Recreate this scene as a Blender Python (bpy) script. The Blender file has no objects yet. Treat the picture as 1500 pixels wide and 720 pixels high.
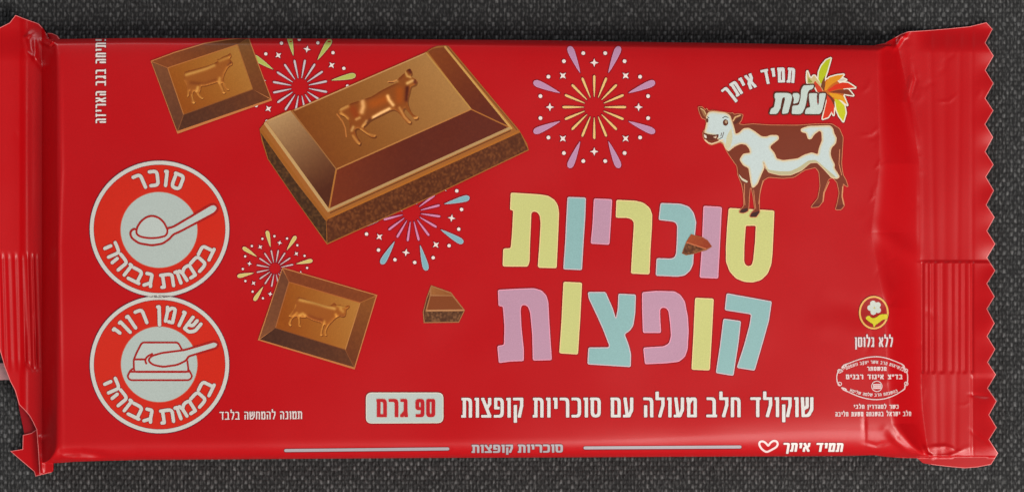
import bpy, math, random
import numpy as np
from mathutils import Vector
from mathutils.geometry import delaunay_2d_cdt

random.seed(7)
RNG = np.random.default_rng(7)
SC = bpy.context.scene
COL = SC.collection

# ------------------------------------------------------------------ scale
S = 0.00012          # metres per plan unit (the wrapper is about 174 mm long)
CAM_H = 0.50         # camera height above the fabric

# ------------------------------------------------------------------ camera
cam_data = bpy.data.cameras.new("camera")
cam = bpy.data.objects.new("camera", cam_data)
COL.objects.link(cam)
cam.location = (0, 0, CAM_H)
cam.rotation_euler = (0, 0, 0)
cam_data.sensor_fit = 'HORIZONTAL'
cam_data.sensor_width = 36.0
cam_data.lens = 36.0 * CAM_H / (1500 * S)
cam_data.clip_start = 0.01
cam_data.clip_end = 20
SC.camera = cam

# ------------------------------------------------------------------ world and lamps
world = bpy.data.worlds.new("World")
SC.world = world
world.use_nodes = True
bg = world.node_tree.nodes["Background"]
bg.inputs[0].default_value = (0.93, 0.97, 1.0, 1)
bg.inputs[1].default_value = 0.10


def area_lamp(name, loc, size, power, colour, target=(0, 0, 0), size_y=None):
    d = bpy.data.lights.new(name, 'AREA')
    d.shape = 'RECTANGLE'
    d.size = size
    d.size_y = size_y or size
    d.energy = power
    d.color = colour
    o = bpy.data.objects.new(name, d)
    COL.objects.link(o)
    o.location = loc
    o.rotation_euler = (Vector(target) - Vector(loc)).to_track_quat('-Z', 'Y').to_euler()
    return o


area_lamp("window_light", (0.50, -0.42, 0.78), 0.36, 7.4, (1.0, 0.95, 0.88))
fl_ = area_lamp("front_light", (0.40, -0.76, 0.40), 0.60, 8.0, (1.0, 0.97, 0.94))
fl_.data.specular_factor = 0.3
bl_ = area_lamp("back_light", (-0.50, 0.66, 0.44), 0.60, 4.4, (0.97, 0.98, 1.0))  # added fill lamp; lifts the film's top edge and left slope
bl_.data.specular_factor = 0.3

SC.view_settings.view_transform = 'Standard'
SC.view_settings.look = 'None'
SC.view_settings.gamma = 1.0
SC.view_settings.exposure = 0.0
SC.view_settings.use_curve_mapping = False

# ------------------------------------------------------------------ small helpers


def lin(c):
    c = np.asarray(c, float) / 255.0
    return np.where(c <= 0.04045, c / 12.92, ((c + 0.055) / 1.055) ** 2.4)


def crop(ox, oy, s):
    """plan coordinates measured on an enlarged detail"""
    def f(*pts):
        return [(ox + p[0] / s, oy + p[1] / s) for p in pts]
    return f


def smooth(a, b, t):
    t = np.clip((t - a) / (b - a), 0, 1)
    return t * t * (3 - 2 * t)


def smin(a, b, k):
    h = np.clip(0.5 + 0.5 * (b - a) / k, 0, 1)
    return b * (1 - h) + a * h - k * h * (1 - h)


# ------------------------------------------------------------------ the film's height over the plan (millimetres)
TOP_E = ([-60, 60, 78, 200, 600, 900, 1280, 1330, 1500], [57, 57, 57, 55.5, 57.5, 61, 66, 66, 66])
BOT_E = ([-60, 77, 200, 400, 600, 840, 1240, 1323, 1500], [677, 677, 673, 671.5, 670, 669, 667, 669, 669])
REND = ([60, 80, 150, 240, 380, 545, 600, 655, 680], [1312, 1318, 1333, 1347, 1348, 1349, 1351, 1358, 1364])
RBEG = ([60, 240, 340, 450, 560, 620, 660], [1284, 1289, 1276, 1296, 1300, 1306, 1326])


def seg_dist(x, y, p, q):
    px, py = p
    qx, qy = q
    dx, dy = qx - px, qy - py
    L2 = dx * dx + dy * dy
    t = np.clip(((x - px) * dx + (y - py) * dy) / L2, 0, 1)
    return np.hypot(x - (px + t * dx), y - (py + t * dy)), t


# wrinkles: polyline, half width, height mm (negative = valley)
CRINKLES = []
for _ in range(46):
    # short random crinkles of the thin film beside the seals
    side = random.random()
    if side < .62:
        x0, y0 = random.uniform(1270, 1352), random.uniform(80, 655)
        ang = random.gauss(math.pi / 2, .55)
    elif side < .82:
        x0, y0 = random.uniform(1350, 1440), random.choice((random.uniform(50, 200), random.uniform(560, 675)))
        ang = random.gauss(math.pi / 2, .8)
    else:
        x0, y0 = random.uniform(20, 90), random.uniform(80, 660)
        ang = random.gauss(math.pi / 2, .25)
    ln = random.uniform(14, 46)
    CRINKLES.append(([(x0, y0), (x0 + ln * .5 * math.cos(ang), y0 + ln * .5 * math.sin(ang)), (x0 + ln * math.cos(ang + .35), y0 + ln * math.sin(ang + .35))],
                     random.uniform(2.5, 6.0), random.uniform(.02, .055) * random.choice((-1, 1))))
WRINKLES = [
    ([(1331, 70), (1338, 110), (1329, 150), (1341, 200), (1348, 250)], 6, 0.28),
    ([(1336, 88), (1341, 118), (1330, 156)], 3.5, -0.20),
    ([(1347, 230), (1347, 400)], 3.5, 0.14),
    ([(1356, 384), (1318, 362), (1270, 318)], 13, 0.26),
    ([(1310, 430), (1284, 335)], 12, -0.22),
    ([(1200, 430), (1260, 455), (1320, 440)], 16, -0.10),
    ([(1170, 470), (1230, 478), (1290, 500)], 18, 0.10),
    ([(1266, 600), (1267, 658)], 3, -0.10),
    ([(1262, 646), (1284, 652), (1306, 644)], 3, -0.16),
    ([(1262, 652), (1290, 657), (1312, 650)], 4, 0.10),
    ([(1296, 628), (1326, 656), (1346, 670)], 6, 0.45),
    ([(1350, 648), (1357, 664), (1372, 674)], 3, 0.50),
    ([(1358, 671), (1390, 668), (1418, 656)], 4, 0.30),
    ([(1356, 655), (1385, 653), (1408, 662)], 3, 0.16),
    ([(1418, 577), (1452, 581)], 2.5, -0.16),
    ([(1420, 628), (1452, 654)], 3, -0.12),
    ([(1410, 668), (1456, 674)], 4, -0.14),
    ([(1333, 43), (1320, 56), (1308, 76)], 3, 0.7),
    ([(1314, 54), (1330, 54)], 2, 0.35),
    ([(1284, 72), (1300, 66), (1316, 74)], 5, 0.35),
    ([(41, 76), (37, 56), (47, 48)], 3, 0.40),
    ([(50, 54), (52, 78), (50, 92)], 3, 0.50),
    ([(36, 70), (52, 86), (68, 108)], 4, 0.45),
    ([(80, 56), (72, 66), (60, 60)], 3, 0.9),
    ([(62, 90), (64, 150)], 3, 0.18),
    ([(56, 636), (65, 648)], 4, 0.35),
    ([(80, 674), (90, 663), (118, 662), (170, 668)], 5, -0.55),
    ([(84, 668), (112, 671), (150, 671)], 3, 0.30),
    ([(60, 660), (62, 696)], 3, 0.35),
    ([(52, 470), (53, 545)], 2, -0.28),
    ([(36, 470), (37, 530), (48, 541), (64, 538)], 3, -0.22),
    ([(46, 90), (46, 350)], 4, 0.10),
    ([(88, 80), (90, 250), (86, 360), (88, 480), (91, 660)], 3.2, 0.16),
] + CRINKLES
GROOVE_R = [(1351, 2.0, .30), (1359, 2, .22), (1367, 2.6, .28), (1380, 4, .26), (1394, 3, .22), (1404, 2.5, .14), (1413, 3, .24), (1424, 1.6, .34)]
GROOVE_L = [(-14, 3, .25), (-4, 3, .25), (5, 2.5, .28), (14, 3, .22), (24, 3, .26), (34, 2.4, .32), (43, 2, .25), (51, 1.8, .34), (58, 2, .2)]


def H(x, y):
    x = np.asarray(x, float)
    y = np.asarray(y, float)
    dT = y - np.interp(x, *TOP_E)
    dB = np.interp(x, *BOT_E) - y

    def prof(t):
        t = np.clip(t, 0, 1)
        return np.sqrt(np.clip(1 - (1 - t) ** 2, 0, 1))
    zt = 3.4 + 3.2 * prof(dT / 9.0) + 1.4 * prof(dT / 80.0)
    wide = 30 + 16 * smooth(800, 1300, x)
    zb = 2.2 + 4.7 * prof(dB / wide) ** 0.9 + 1.1 * prof(dB / 90.0)
    zl = 2.4 + 5.6 * (1 - (1 - np.clip((x - 62) / 27.0, 0, 1)) ** 1.5)
    xs = np.interp(y, *REND)
    xr = np.interp(y, *RBEG)
    s = np.clip((xs - x) / (xs - xr), 0, 1)
    zr = 1.7 + 6.3 * (0.55 * s + 0.45 * smooth(0, 1, s))
    zb = zb - 1.5 * np.clip((y - 580) / 85, 0, 1.2) ** 2 * smooth(650, 1230, x)
    body = smin(zt, zb, 0.5)
    z = smin(smin(body, zl, 0.5), zr, 0.9)
    # left seal curls up to its free end
    c = np.clip(44 - x, 0, 200)
    z = np.where(x < 70, smin(z, np.full_like(z, 9.0), .1), z)
    z = z + np.where(x < 44, c * 0.12 * 0.80 * smooth(0, 16, c), 0)
    z = z - 1.3 * smooth(90, 40, y) * smooth(80, 40, x)
    # right seal: top turned down, low corner bent
    rs = smooth(1335, 1365, x)
    z = z - rs * 1.0 * smooth(78, 40, y)
    z = z - rs * 1.2 * smooth(652, 690, y)
    z = z + rs * smooth(1418, 1460, x) * 0.7 * smooth(380, 460, y)
    z = z + rs * 0.28 * smooth(381, 385, y)
    fl = smooth(382, 386, y) * smooth(548, 542, y)
    for gx, w, a in GROOVE_R:
        z = z - 0.6 * fl * a * np.exp(-((x - gx) / w) ** 2)
    z = z - smooth(1420, 1426, x) * 0.18 * smooth(545, 555, y)
    fl = smooth(366, 380, y) * smooth(548, 525, y)
    for gx, w, a in GROOVE_L:
        z = z - fl * a * np.exp(-((x - gx - 3 * (y - 450) / 100) / w) ** 2)
    for pl, w, a in WRINKLES:
        xa = min(p[0] for p in pl) - 5 * w
        xb = max(p[0] for p in pl) + 5 * w
        ya = min(p[1] for p in pl) - 5 * w
        yb = max(p[1] for p in pl) + 5 * w
        m = (x > xa) & (x < xb) & (y > ya) & (y < yb)
        if not np.any(m):
            continue
        xm, ym = x[m], y[m]
        d = np.full(xm.shape, 1e9)
        u = np.zeros(xm.shape)
        tot = sum(math.hypot(q[0] - p[0], q[1] - p[1]) for p, q in zip(pl[:-1], pl[1:]))
        run = 0.0
        for p, q in zip(pl[:-1], pl[1:]):
            dd, t = seg_dist(xm, ym, p, q)
            ln = math.hypot(q[0] - p[0], q[1] - p[1])
            u = np.where(dd < d, (run + t * ln) / tot, u)
            d = np.minimum(d, dd)
            run += ln
        fade = 0.15 + 0.85 * smooth(0, .35, u) * smooth(1, .65, u)
        z[m] = z[m] + a * fade * np.exp(-(d / w) ** 2)
    z = z - rs * 0.05 * (np.exp(-((x - 1362 - y / 60) / 4) ** 2) + np.exp(-((x - 1384) / 6) ** 2) + np.exp(-((x - 1407 + y / 90) / 4) ** 2) + np.exp(-((x - 1424) / 3) ** 2))
    z = z + smooth(1418, 1458, x) * (0.22 * np.sin(y / 23 + 0.6) + 0.14 * np.sin(y / 9.1))
    # slack of the film
    z = z + 0.070 * np.sin(x / 61 + y / 97 + 1.1) + 0.060 * np.sin(x / 113 - y / 53 + 0.4) \
          + 0.022 * np.sin(x / 27 + 1.7 * np.sin(y / 41)) + 0.015 * np.sin(y / 19 + 2 * np.sin(x / 57))
    return np.maximum(z, 0.35) * 0.001


def world_xyz(x, y, z):
    k = (CAM_H - z) / CAM_H
    return (x - 750) * S * k, (360 - y) * S * k, z


def H_normal(x, y, zf=H, e=0.6):
    dzx = (zf(x + e, y) - zf(x - e, y)) / (2 * e * S)
    dzy = (zf(x, y + e) - zf(x, y - e)) / (2 * e * S)
    n = np.stack([-dzx, dzy, np.ones_like(dzx)], 1)
    return n / np.linalg.norm(n, axis=1)[:, None]


# ------------------------------------------------------------------ polygons


def in_poly(px, py, poly):
    p = np.asarray(poly, float)
    x0, y0 = p[:, 0].min(), p[:, 1].min()
    x1, y1 = p[:, 0].max(), p[:, 1].max()
    res = np.zeros(len(px), bool)
    m = np.nonzero((px >= x0) & (px <= x1) & (py >= y0) & (py <= y1))[0]
    if len(m) == 0:
        return res
    xx, yy = px[m], py[m]
    r = np.zeros(len(m), bool)
    n = len(p)
    j = n - 1
    for i in range(n):
        xi, yi = p[i]
        xj, yj = p[j]
        if yi != yj:
            c = ((yi > yy) != (yj > yy)) & (xx < (xj - xi) * (yy - yi) / (yj - yi) + xi)
            r ^= c
        j = i
    res[m] = r
    return res


def fillet(pts, r, closed=True, n=5):
    """round the corners of a polygon; a point may carry its own radius"""
    out = []
    N = len(pts)
    for i, p in enumerate(pts):
        rad = p[2] if len(p) > 2 else r
        if (not closed and i in (0, N - 1)) or rad <= 0:
            out.append((p[0], p[1]))
            continue
        a = np.array(pts[i - 1][:2], float)
        b = np.array(p[:2], float)
        c = np.array(pts[(i + 1) % N][:2], float)
        u, v = a - b, c - b
        lu, lv = np.linalg.norm(u), np.linalg.norm(v)
        if lu < 1e-6 or lv < 1e-6:
            continue
        d = min(rad, 0.48 * lu, 0.48 * lv)
        A, B = b + u / lu * d, b + v / lv * d
        for k in range(n + 1):
            t = k / n
            q = (1 - t) ** 2 * A + 2 * t * (1 - t) * b + t * t * B
            out.append((q[0], q[1]))
    return out


def offset(poly, d):
    p = np.asarray(poly, float)
    q = [p[0]]
    for a in p[1:]:
        if np.hypot(*(a - q[-1])) > 0.05:
            q.append(a)
    if np.hypot(*(q[0] - q[-1])) < 0.05:
        q.pop()
    p = np.array(q)
    a = np.roll(p, 1, 0)
    b = np.roll(p, -1, 0)
    area = np.sum(p[:, 0] * b[:, 1] - b[:, 0] * p[:, 1])
    sg = 1 if area > 0 else -1

    def nrm(v):
        return v / np.maximum(np.linalg.norm(v, axis=1), 1e-9)[:, None]
    e1, e2 = nrm(p - a), nrm(b - p)
    n1 = np.stack([e1[:, 1], -e1[:, 0]], 1) * sg
    n2 = np.stack([e2[:, 1], -e2[:, 0]], 1) * sg
    m = nrm(n1 + n2)
    c = np.maximum(np.sum(m * n1, 1), 0.55)
    return [tuple(v) for v in p + m * (d / c)[:, None]]


def ellipse(cx, cy, rx, ry=None, n=72, a0=0.0):
    ry = ry or rx
    return [(cx + rx * math.cos(a0 + 2 * math.pi * k / n), cy + ry * math.sin(a0 + 2 * math.pi * k / n)) for k in range(n)]


def stroke(pts, w, wy=None, cap='round', closed=False, nd=12):
    """a pen line as a set of polygons (their union)"""
    wy = wy or w
    P = [(p[0] / w, p[1] / wy) for p in pts]
    segs = list(zip(P[:-1], P[1:]))
    if closed:
        segs.append((P[-1], P[0]))
    out = []
    n = len(P)
    for (a, b) in segs:
        dx, dy = b[0] - a[0], b[1] - a[1]
        L = math.hypot(dx, dy)
        if L < 1e-6:
            continue
        nx, ny = -dy / L * .5, dx / L * .5
        out.append([(a[0] + nx, a[1] + ny), (b[0] + nx, b[1] + ny), (b[0] - nx, b[1] - ny), (a[0] - nx, a[1] - ny)])
    for i, a in enumerate(P):
        end = (not closed) and i in (0, n - 1)
        if cap == 'round':
            out.append([(a[0] + .5 * math.cos(2 * math.pi * k / nd), a[1] + .5 * math.sin(2 * math.pi * k / nd)) for k in range(nd)])
        elif cap == 'square':
            # soft-cornered square nib
            q = .5
            e = .14
            out.append([(a[0] - q + e, a[1] - q), (a[0] + q - e, a[1] - q), (a[0] + q, a[1] - q + e), (a[0] + q, a[1] + q - e),
                        (a[0] + q - e, a[1] + q), (a[0] - q + e, a[1] + q), (a[0] - q, a[1] + q - e), (a[0] - q, a[1] - q + e)])
        elif not end:
            out.append([(a[0] + .5 * math.cos(2 * math.pi * k / nd), a[1] + .5 * math.sin(2 * math.pi * k / nd)) for k in range(nd)])
    return [[(p[0] * w, p[1] * wy) for p in poly] for poly in out]


# ------------------------------------------------------------------ materials


def film_material(name, rough, grain):
    m = bpy.data.materials.new(name)
    m.use_nodes = True
    nt = m.node_tree
    b = nt.nodes["Principled BSDF"]
    at = nt.nodes.new("ShaderNodeVertexColor")
    at.layer_name = "print_colour"
    tc = nt.nodes.new("ShaderNodeTexCoord")
    n1 = nt.nodes.new("ShaderNodeTexNoise")
    n1.inputs["Scale"].default_value = 5200
    n1.inputs["Detail"].default_value = 2
    nt.links.new(tc.outputs["Object"], n1.inputs["Vector"])
    mr = nt.nodes.new("ShaderNodeMapRange")
    mr.inputs["From Min"].default_value = 0.3
    mr.inputs["From Max"].default_value = 0.7
    mr.inputs["To Min"].default_value = 1 - grain
    mr.inputs["To Max"].default_value = 1 + grain
    nt.links.new(n1.outputs[0], mr.inputs["Value"])
    mx = nt.nodes.new("ShaderNodeVectorMath")
    mx.operation = 'SCALE'
    nt.links.new(at.outputs["Color"], mx.inputs[0])
    nt.links.new(mr.outputs[0], mx.inputs["Scale"])
    nt.links.new(mx.outputs[0], b.inputs["Base Color"])
    n2 = nt.nodes.new("ShaderNodeTexNoise")
    n2.inputs["Scale"].default_value = 60
    n2.inputs["Detail"].default_value = 3
    nt.links.new(tc.outputs["Object"], n2.inputs["Vector"])
    m2 = nt.nodes.new("ShaderNodeMapRange")
    m2.inputs["From Min"].default_value = 0.3
    m2.inputs["From Max"].default_value = 0.7
    m2.inputs["To Min"].default_value = rough - 0.03
    m2.inputs["To Max"].default_value = rough + 0.03
    nt.links.new(n2.outputs[0], m2.inputs["Value"])
    nt.links.new(m2.outputs[0], b.inputs["Roughness"])
    bp = nt.nodes.new("ShaderNodeBump")
    bp.inputs["Strength"].default_value = 0.10
    bp.inputs["Distance"].default_value = 0.00004
    nt.links.new(n1.outputs[0], bp.inputs["Height"])
    nt.links.new(bp.outputs[0], b.inputs["Normal"])
    b.inputs["Specular IOR Level"].default_value = 0.5
    return m


MAT_FILM = film_material("red_printed_film", 0.35, 0.05)
MAT_INK = film_material("printed_ink", 0.37, 0.06)

# ------------------------------------------------------------------ layered flat prints that follow the film


def put_label(o, label=None, cat=None, group=None, kind=None):
    for k, v in (("label", label), ("category", cat), ("group", group), ("kind", kind)):
        if v:
            o[k] = v


def as_polys(p):
    return p if isinstance(p[0][0], (tuple, list)) else [p]


def print_mesh(name, layers, parent, lift=0.06, step=6.0, mat=None, zf=H, clip=None, label=None, back=False, edge_step=None, dense=(), tint=(1, 1, 1)):
    """layers, painted one over the other: (polygons, colour) or (polygons, colour, holes).
    They become ONE sheet of triangles without overlaps, laid on the film."""
    L = []
    for lay in layers:
        polys = as_polys(lay[0])
        holes = as_polys(lay[2]) if len(lay) > 2 and lay[2] else []
        L.append((polys, lay[1], holes))
    pts, edges = [], []

    def add_ring(poly):
        i0 = len(pts)
        q = []
        for i, p in enumerate(poly):
            a = poly[i]
            b = poly[(i + 1) % len(poly)]
            q.append((a[0], a[1]))
            es = edge_step or step
            k = int(math.hypot(b[0] - a[0], b[1] - a[1]) / es)
            for j in range(1, k + 1):
                t = j / (k + 1)
                q.append((a[0] + (b[0] - a[0]) * t, a[1] + (b[1] - a[1]) * t))
        n = len(q)
        pts.extend(q)
        edges.extend((i0 + i, i0 + (i + 1) % n) for i in range(n))
    for polys, _, holes in L:
        for p in polys:
            add_ring(p)
        for p in holes:
            add_ring(p)
    if clip:
        add_ring(clip)
    A = np.array(pts)
    x0, y0 = A.min(0)
    x1, y1 = A.max(0)
    gx, gy = np.meshgrid(np.arange(x0 + step / 2, x1, step), np.arange(y0 + step / 2, y1, step))
    gx = (gx + (np.arange(gx.shape[0]) % 2)[:, None] * step / 2).ravel()
    gy = gy.ravel()
    ins = np.zeros(len(gx), bool)
    for polys, _, holes in L:
        for p in polys:
            ins |= in_poly(gx, gy, p)
    for (bx0, by0, bx1, by1, st) in dense:
        hx, hy = np.meshgrid(np.arange(bx0, bx1, st), np.arange(by0, by1, st))
        hx = (hx + (np.arange(hx.shape[0]) % 2)[:, None] * st / 2).ravel()
        hy = hy.ravel()
        out = ~((gx >= bx0) & (gx <= bx1) & (gy >= by0) & (gy <= by1))
        gx, gy, ins = gx[out], gy[out], ins[out]
        hi = np.zeros(len(hx), bool)
        for polys, _, holes in L:
            for p in polys:
                hi |= in_poly(hx, hy, p)
        gx, gy, ins = np.concatenate([gx, hx]), np.concatenate([gy, hy]), np.concatenate([ins, hi])
    if clip:
        ins &= in_poly(gx, gy, clip)
    gpts = list(zip(gx[ins].tolist(), gy[ins].tolist()))
    V = [Vector(p) for p in pts] + [Vector(p) for p in gpts]
    vo, eo, fo, *_ = delaunay_2d_cdt(V, edges, [], 0, 1e-4)
    v = np.array([(p[0], p[1]) for p in vo])
    f = np.array([t for t in fo if len(t) == 3])
    cen = v[f].mean(1)
    ar = (v[f[:, 1], 0] - v[f[:, 0], 0]) * (v[f[:, 2], 1] - v[f[:, 0], 1]) - (v[f[:, 2], 0] - v[f[:, 0], 0]) * (v[f[:, 1], 1] - v[f[:, 0], 1])
    which = np.full(len(f), -1)
    for i, (polys, _, holes) in enumerate(L):
        m = np.zeros(len(f), bool)
        for p in polys:
            m |= in_poly(cen[:, 0], cen[:, 1], p)
        for p in holes:
            m &= ~in_poly(cen[:, 0], cen[:, 1], p)
        which[m] = i
    if clip:
        which[~in_poly(cen[:, 0], cen[:, 1], clip)] = -1
    for i, lay in enumerate(L):
        if lay[1] is None:
            which[which == i] = -1
    keep = (which >= 0) & (np.abs(ar) > 1e-5)
    f, which = f[keep], which[keep]
    used, inv = np.unique(f.ravel(), return_inverse=True)
    v = v[used]
    f = inv.reshape(-1, 3)
    # image y runs down: flip so that faces look up
    ar = (v[f[:, 1], 0] - v[f[:, 0], 0]) * (v[f[:, 2], 1] - v[f[:, 0], 1]) - (v[f[:, 2], 0] - v[f[:, 0], 0]) * (v[f[:, 1], 1] - v[f[:, 0], 1])
    f[ar > 0] = f[ar > 0][:, ::-1]
    z = zf(v[:, 0], v[:, 1]) + lift * 0.001
    X, Y, Z = world_xyz(v[:, 0], v[:, 1], z)
    co = np.stack([X, Y, Z], 1)
    nrm = H_normal(v[:, 0], v[:, 1], zf)
    colr = np.zeros((len(f) * 3, 4))
    colr[:, 3] = 1
    cf = v[f.ravel()]
    wf = np.repeat(which, 3)
    for i, (_, c, _) in enumerate(L):
        m = wf == i
        if not m.any():
            continue
        if callable(c):
            colr[m, :3] = lin(np.clip(c(cf[m, 0], cf[m, 1]) * np.array(tint), 0, 255))
        else:
            colr[m, :3] = lin(np.array(c, float) * np.array(tint))
    if back:
        # underside of the film pouch
        nv = len(co)
        ed = {}
        for t in f:
            for a, b in ((t[0], t[1]), (t[1], t[2]), (t[2], t[0])):
                ed[(a, b)] = 1
        border = [(a, b) for (a, b) in ed if (b, a) not in ed]
        low = co.copy()
        low[:, 2] = np.minimum(0.0002, co[:, 2] - 0.00008)
        walls = []
        for a, b in border:
            walls.append((b, a, a + nv))
            walls.append((b, a + nv, b + nv))
        co = np.concatenate([co, low])
        n2 = nrm.copy()
        n2[:] = (0, 0, -1)
        nrm = np.concatenate([nrm, n2])
        f2 = f[:, ::-1] + nv
        cw = np.tile(np.append(lin((200, 14, 24)), 1), (len(walls) * 3, 1))
        cb = np.tile(np.append(lin((200, 14, 24)), 1), (len(f2) * 3, 1))
        f = np.concatenate([f, f2, np.array(walls)])
        colr = np.concatenate([colr, cb, cw])
    me = bpy.data.meshes.new(name)
    me.vertices.add(len(co))
    me.vertices.foreach_set("co", co.ravel())
    me.loops.add(len(f) * 3)
    me.loops.foreach_set("vertex_index", f.ravel().astype(np.int32))
    me.polygons.add(len(f))
    me.polygons.foreach_set("loop_start", np.arange(0, len(f) * 3, 3, dtype=np.int32))
    me.update(calc_edges=True)
    me.polygons.foreach_set("use_smooth", np.ones(len(f), bool))
    ca = me.color_attributes.new("print_colour", 'FLOAT_COLOR', 'CORNER')
    ca.data.foreach_set("color", colr.ravel())
    me.normals_split_custom_set_from_vertices([tuple(n) for n in nrm])
    me.materials.append(mat or MAT_INK)
    o = bpy.data.objects.new(name, me)
    COL.objects.link(o)
    if parent:
        o.parent = parent
    if label:
        o["label"] = label
    return o


def pivot(name, x, y, parent=None):
    o = bpy.data.objects.new(name, None)
    o.empty_display_size = 0.005
    COL.objects.link(o)
    if parent:
        o.parent = parent
    return o


def grad(p0, c0, p1, c1, jitter=0):
    """an artwork colour blend from p0 to p1"""
    p0, p1 = np.array(p0, float), np.array(p1, float)
    c0, c1 = np.array(c0, float), np.array(c1, float)
    d = p1 - p0

    def f(x, y):
        t = np.clip(((x - p0[0]) * d[0] + (y - p0[1]) * d[1]) / d.dot(d), 0, 1)[:, None]
        c = c0 * (1 - t) + c1 * t
        if jitter:
            c = c + speck(x, y, jitter)
        return c
    return f


def speck(x, y, a):
    h = np.sin(x * 12.9898 + y * 78.233) * 43758.5453
    h = h - np.floor(h)
    return ((h ** 2.0 - 0.33) * 2 * a)[:, None] * np.array([1, .8, .6])


def poly_dist(x, y, poly):
    d = np.full(len(x), 1e9)
    for i in range(len(poly)):
        d = np.minimum(d, seg_dist(x, y, poly[i - 1], poly[i])[0])
    return d


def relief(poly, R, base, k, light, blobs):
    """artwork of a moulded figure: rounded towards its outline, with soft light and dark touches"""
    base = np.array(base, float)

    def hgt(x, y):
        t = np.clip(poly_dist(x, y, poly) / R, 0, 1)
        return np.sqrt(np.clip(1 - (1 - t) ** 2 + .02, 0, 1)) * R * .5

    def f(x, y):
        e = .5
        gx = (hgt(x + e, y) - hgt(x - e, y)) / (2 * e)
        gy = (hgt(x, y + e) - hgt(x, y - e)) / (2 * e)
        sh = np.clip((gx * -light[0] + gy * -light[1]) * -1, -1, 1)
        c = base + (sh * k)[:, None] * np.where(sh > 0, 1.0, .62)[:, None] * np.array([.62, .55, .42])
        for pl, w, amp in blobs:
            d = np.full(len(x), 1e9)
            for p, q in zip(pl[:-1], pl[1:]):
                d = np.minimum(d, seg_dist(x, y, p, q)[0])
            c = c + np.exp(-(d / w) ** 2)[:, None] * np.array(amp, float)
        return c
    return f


def rough_col(c, a):
    c = np.array(c, float)
    return lambda x, y: c + speck(x, y, a)


# ------------------------------------------------------------------ a blocky Hebrew pen alphabet: centre lines, v = 0 foot .. 1 head
r_ = .24
GLYPH = {
    'א': (.62, [[(0, 1), (.62, 0)], [(.58, 1), (.58, .72), (.36, .46)], [(.03, 0), (.03, .36), (.22, .58)]]),
    'ב': (.58, [[(0, 1), (.48, 1, r_), (.48, 0)], [(-.02, 0), (.58, 0)]]),
    'ג': (.36, [[(.02, 1), (.30, 1, .12), (.30, .3), (.34, 0)], [(.28, .26), (.0, 0)]]),
    'ד': (.58, [[(0, 1), (.58, 1)], [(.46, 1), (.46, 0)]]),
    'ה': (.54, [[(0, 1), (.54, 1, r_), (.54, 0)], [(.06, 0), (.06, .55)]]),
    'ו': (.12, [[(.02, 1), (.12, 1), (.12, 0)]]),
    'ז': (.32, [[(0, 1), (.32, 1)], [(.18, 1), (.18, 0)]]),
    'ח': (.54, [[(.02, 0), (.02, 1), (.54, 1, r_), (.54, 0)]]),
    'ט': (.58, [[(0, 1), (0, 0, .15), (.58, 0, .15), (.58, 1, r_), (.32, 1)]]),
    'י': (.12, [[(.02, 1), (.12, 1), (.12, .5)]]),
    'כ': (.50, [[(0, 1), (.50, 1, r_), (.50, 0, r_), (0, 0)]]),
    'ך': (.52, [[(0, 1), (.52, 1, r_), (.52, -.30)]]),
    'ל': (.46, [[(0, 1.34), (0, 1), (.46, 1), (.46, .62), (.22, 0)]]),
    'מ': (.56, [[(.05, 0), (.05, .70), (-.02, 1)], [(.06, .72), (.26, 1, .1), (.56, 1, r_), (.56, 0), (.28, 0)]]),
    'ם': (.56, [[(0, 1), (.56, 1, r_), (.56, 0), (.03, 0), (.03, 1)]]),
    'נ': (.32, [[(.05, 1), (.32, 1, .14), (.32, 0), (0, 0)]]),
    'ן': (.12, [[(.02, 1), (.12, 1), (.12, -.30)]]),
    'ס': (.58, [[(-.02, 1), (.58, 1, r_), (.58, 0, .3), (.04, 0, .3), (.04, 1)]]),
    'ע': (.58, [[(.56, 1), (.56, .36, .1), (.34, 0, .08), (0, .0)], [(.04, 1), (.20, .06)]]),
    'פ': (.54, [[(.22, .48), (.03, .48), (.03, 1), (.54, 1, r_), (.54, 0, r_), (0, 0)]]),
    'צ': (.56, [[(0, 1), (.54, .02)], [(.54, 1), (.54, .72), (.32, .46)], [(0, 0), (.54, 0)]]),
    'ק': (.56, [[(0, 1), (.56, 1), (.56, .62), (.38, 0)], [(.06, -.30), (.06, .58)]]),
    'ר': (.50, [[(0, 1), (.50, 1, r_), (.50, 0)]]),
    'ש': (.74, [[(0, 1), (.06, 0), (.46, 0, .15), (.74, .36, .1), (.74, 1)], [(.38, 1), (.38, .52, .1), (.06, .36)]]),
    'ת': (.58, [[(.0, 1), (.58, 1, r_), (.58, 0)], [(.10, 1), (.10, 0), (-.02, 0)]]),
    '"': (.16, [[(0, 1), (0, .72)], [(.16, 1), (.16, .72)]]),
    '9': (.44, [[(.44, .46), (0, .46, .15), (0, 1, .2), (.44, 1, .2), (.44, 0, .2), (.02, 0)]]),
    '0': (.44, [[(.22, 1), (0, 1, .2), (0, 0, .2), (.44, 0, .2), (.44, 1, .2), (.22, 1)]]),
}


def glyph_polys(ch, cap_h, pv, ph, k, cap, grow=0.0):
    gw, lines = GLYPH[ch]
    out = []
    for ln in lines:
        q = fillet([(p[0], p[1], (p[2] if len(p) > 2 else 0)) for p in ln], 0, closed=False, n=4)
        q = [(pv / 2 + u * k, ph / 2 + v * (cap_h - ph)) for u, v in q]
        out += stroke(q, pv + grow, ph + grow, cap=cap, nd=10)
    return out, gw * k + pv


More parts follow.
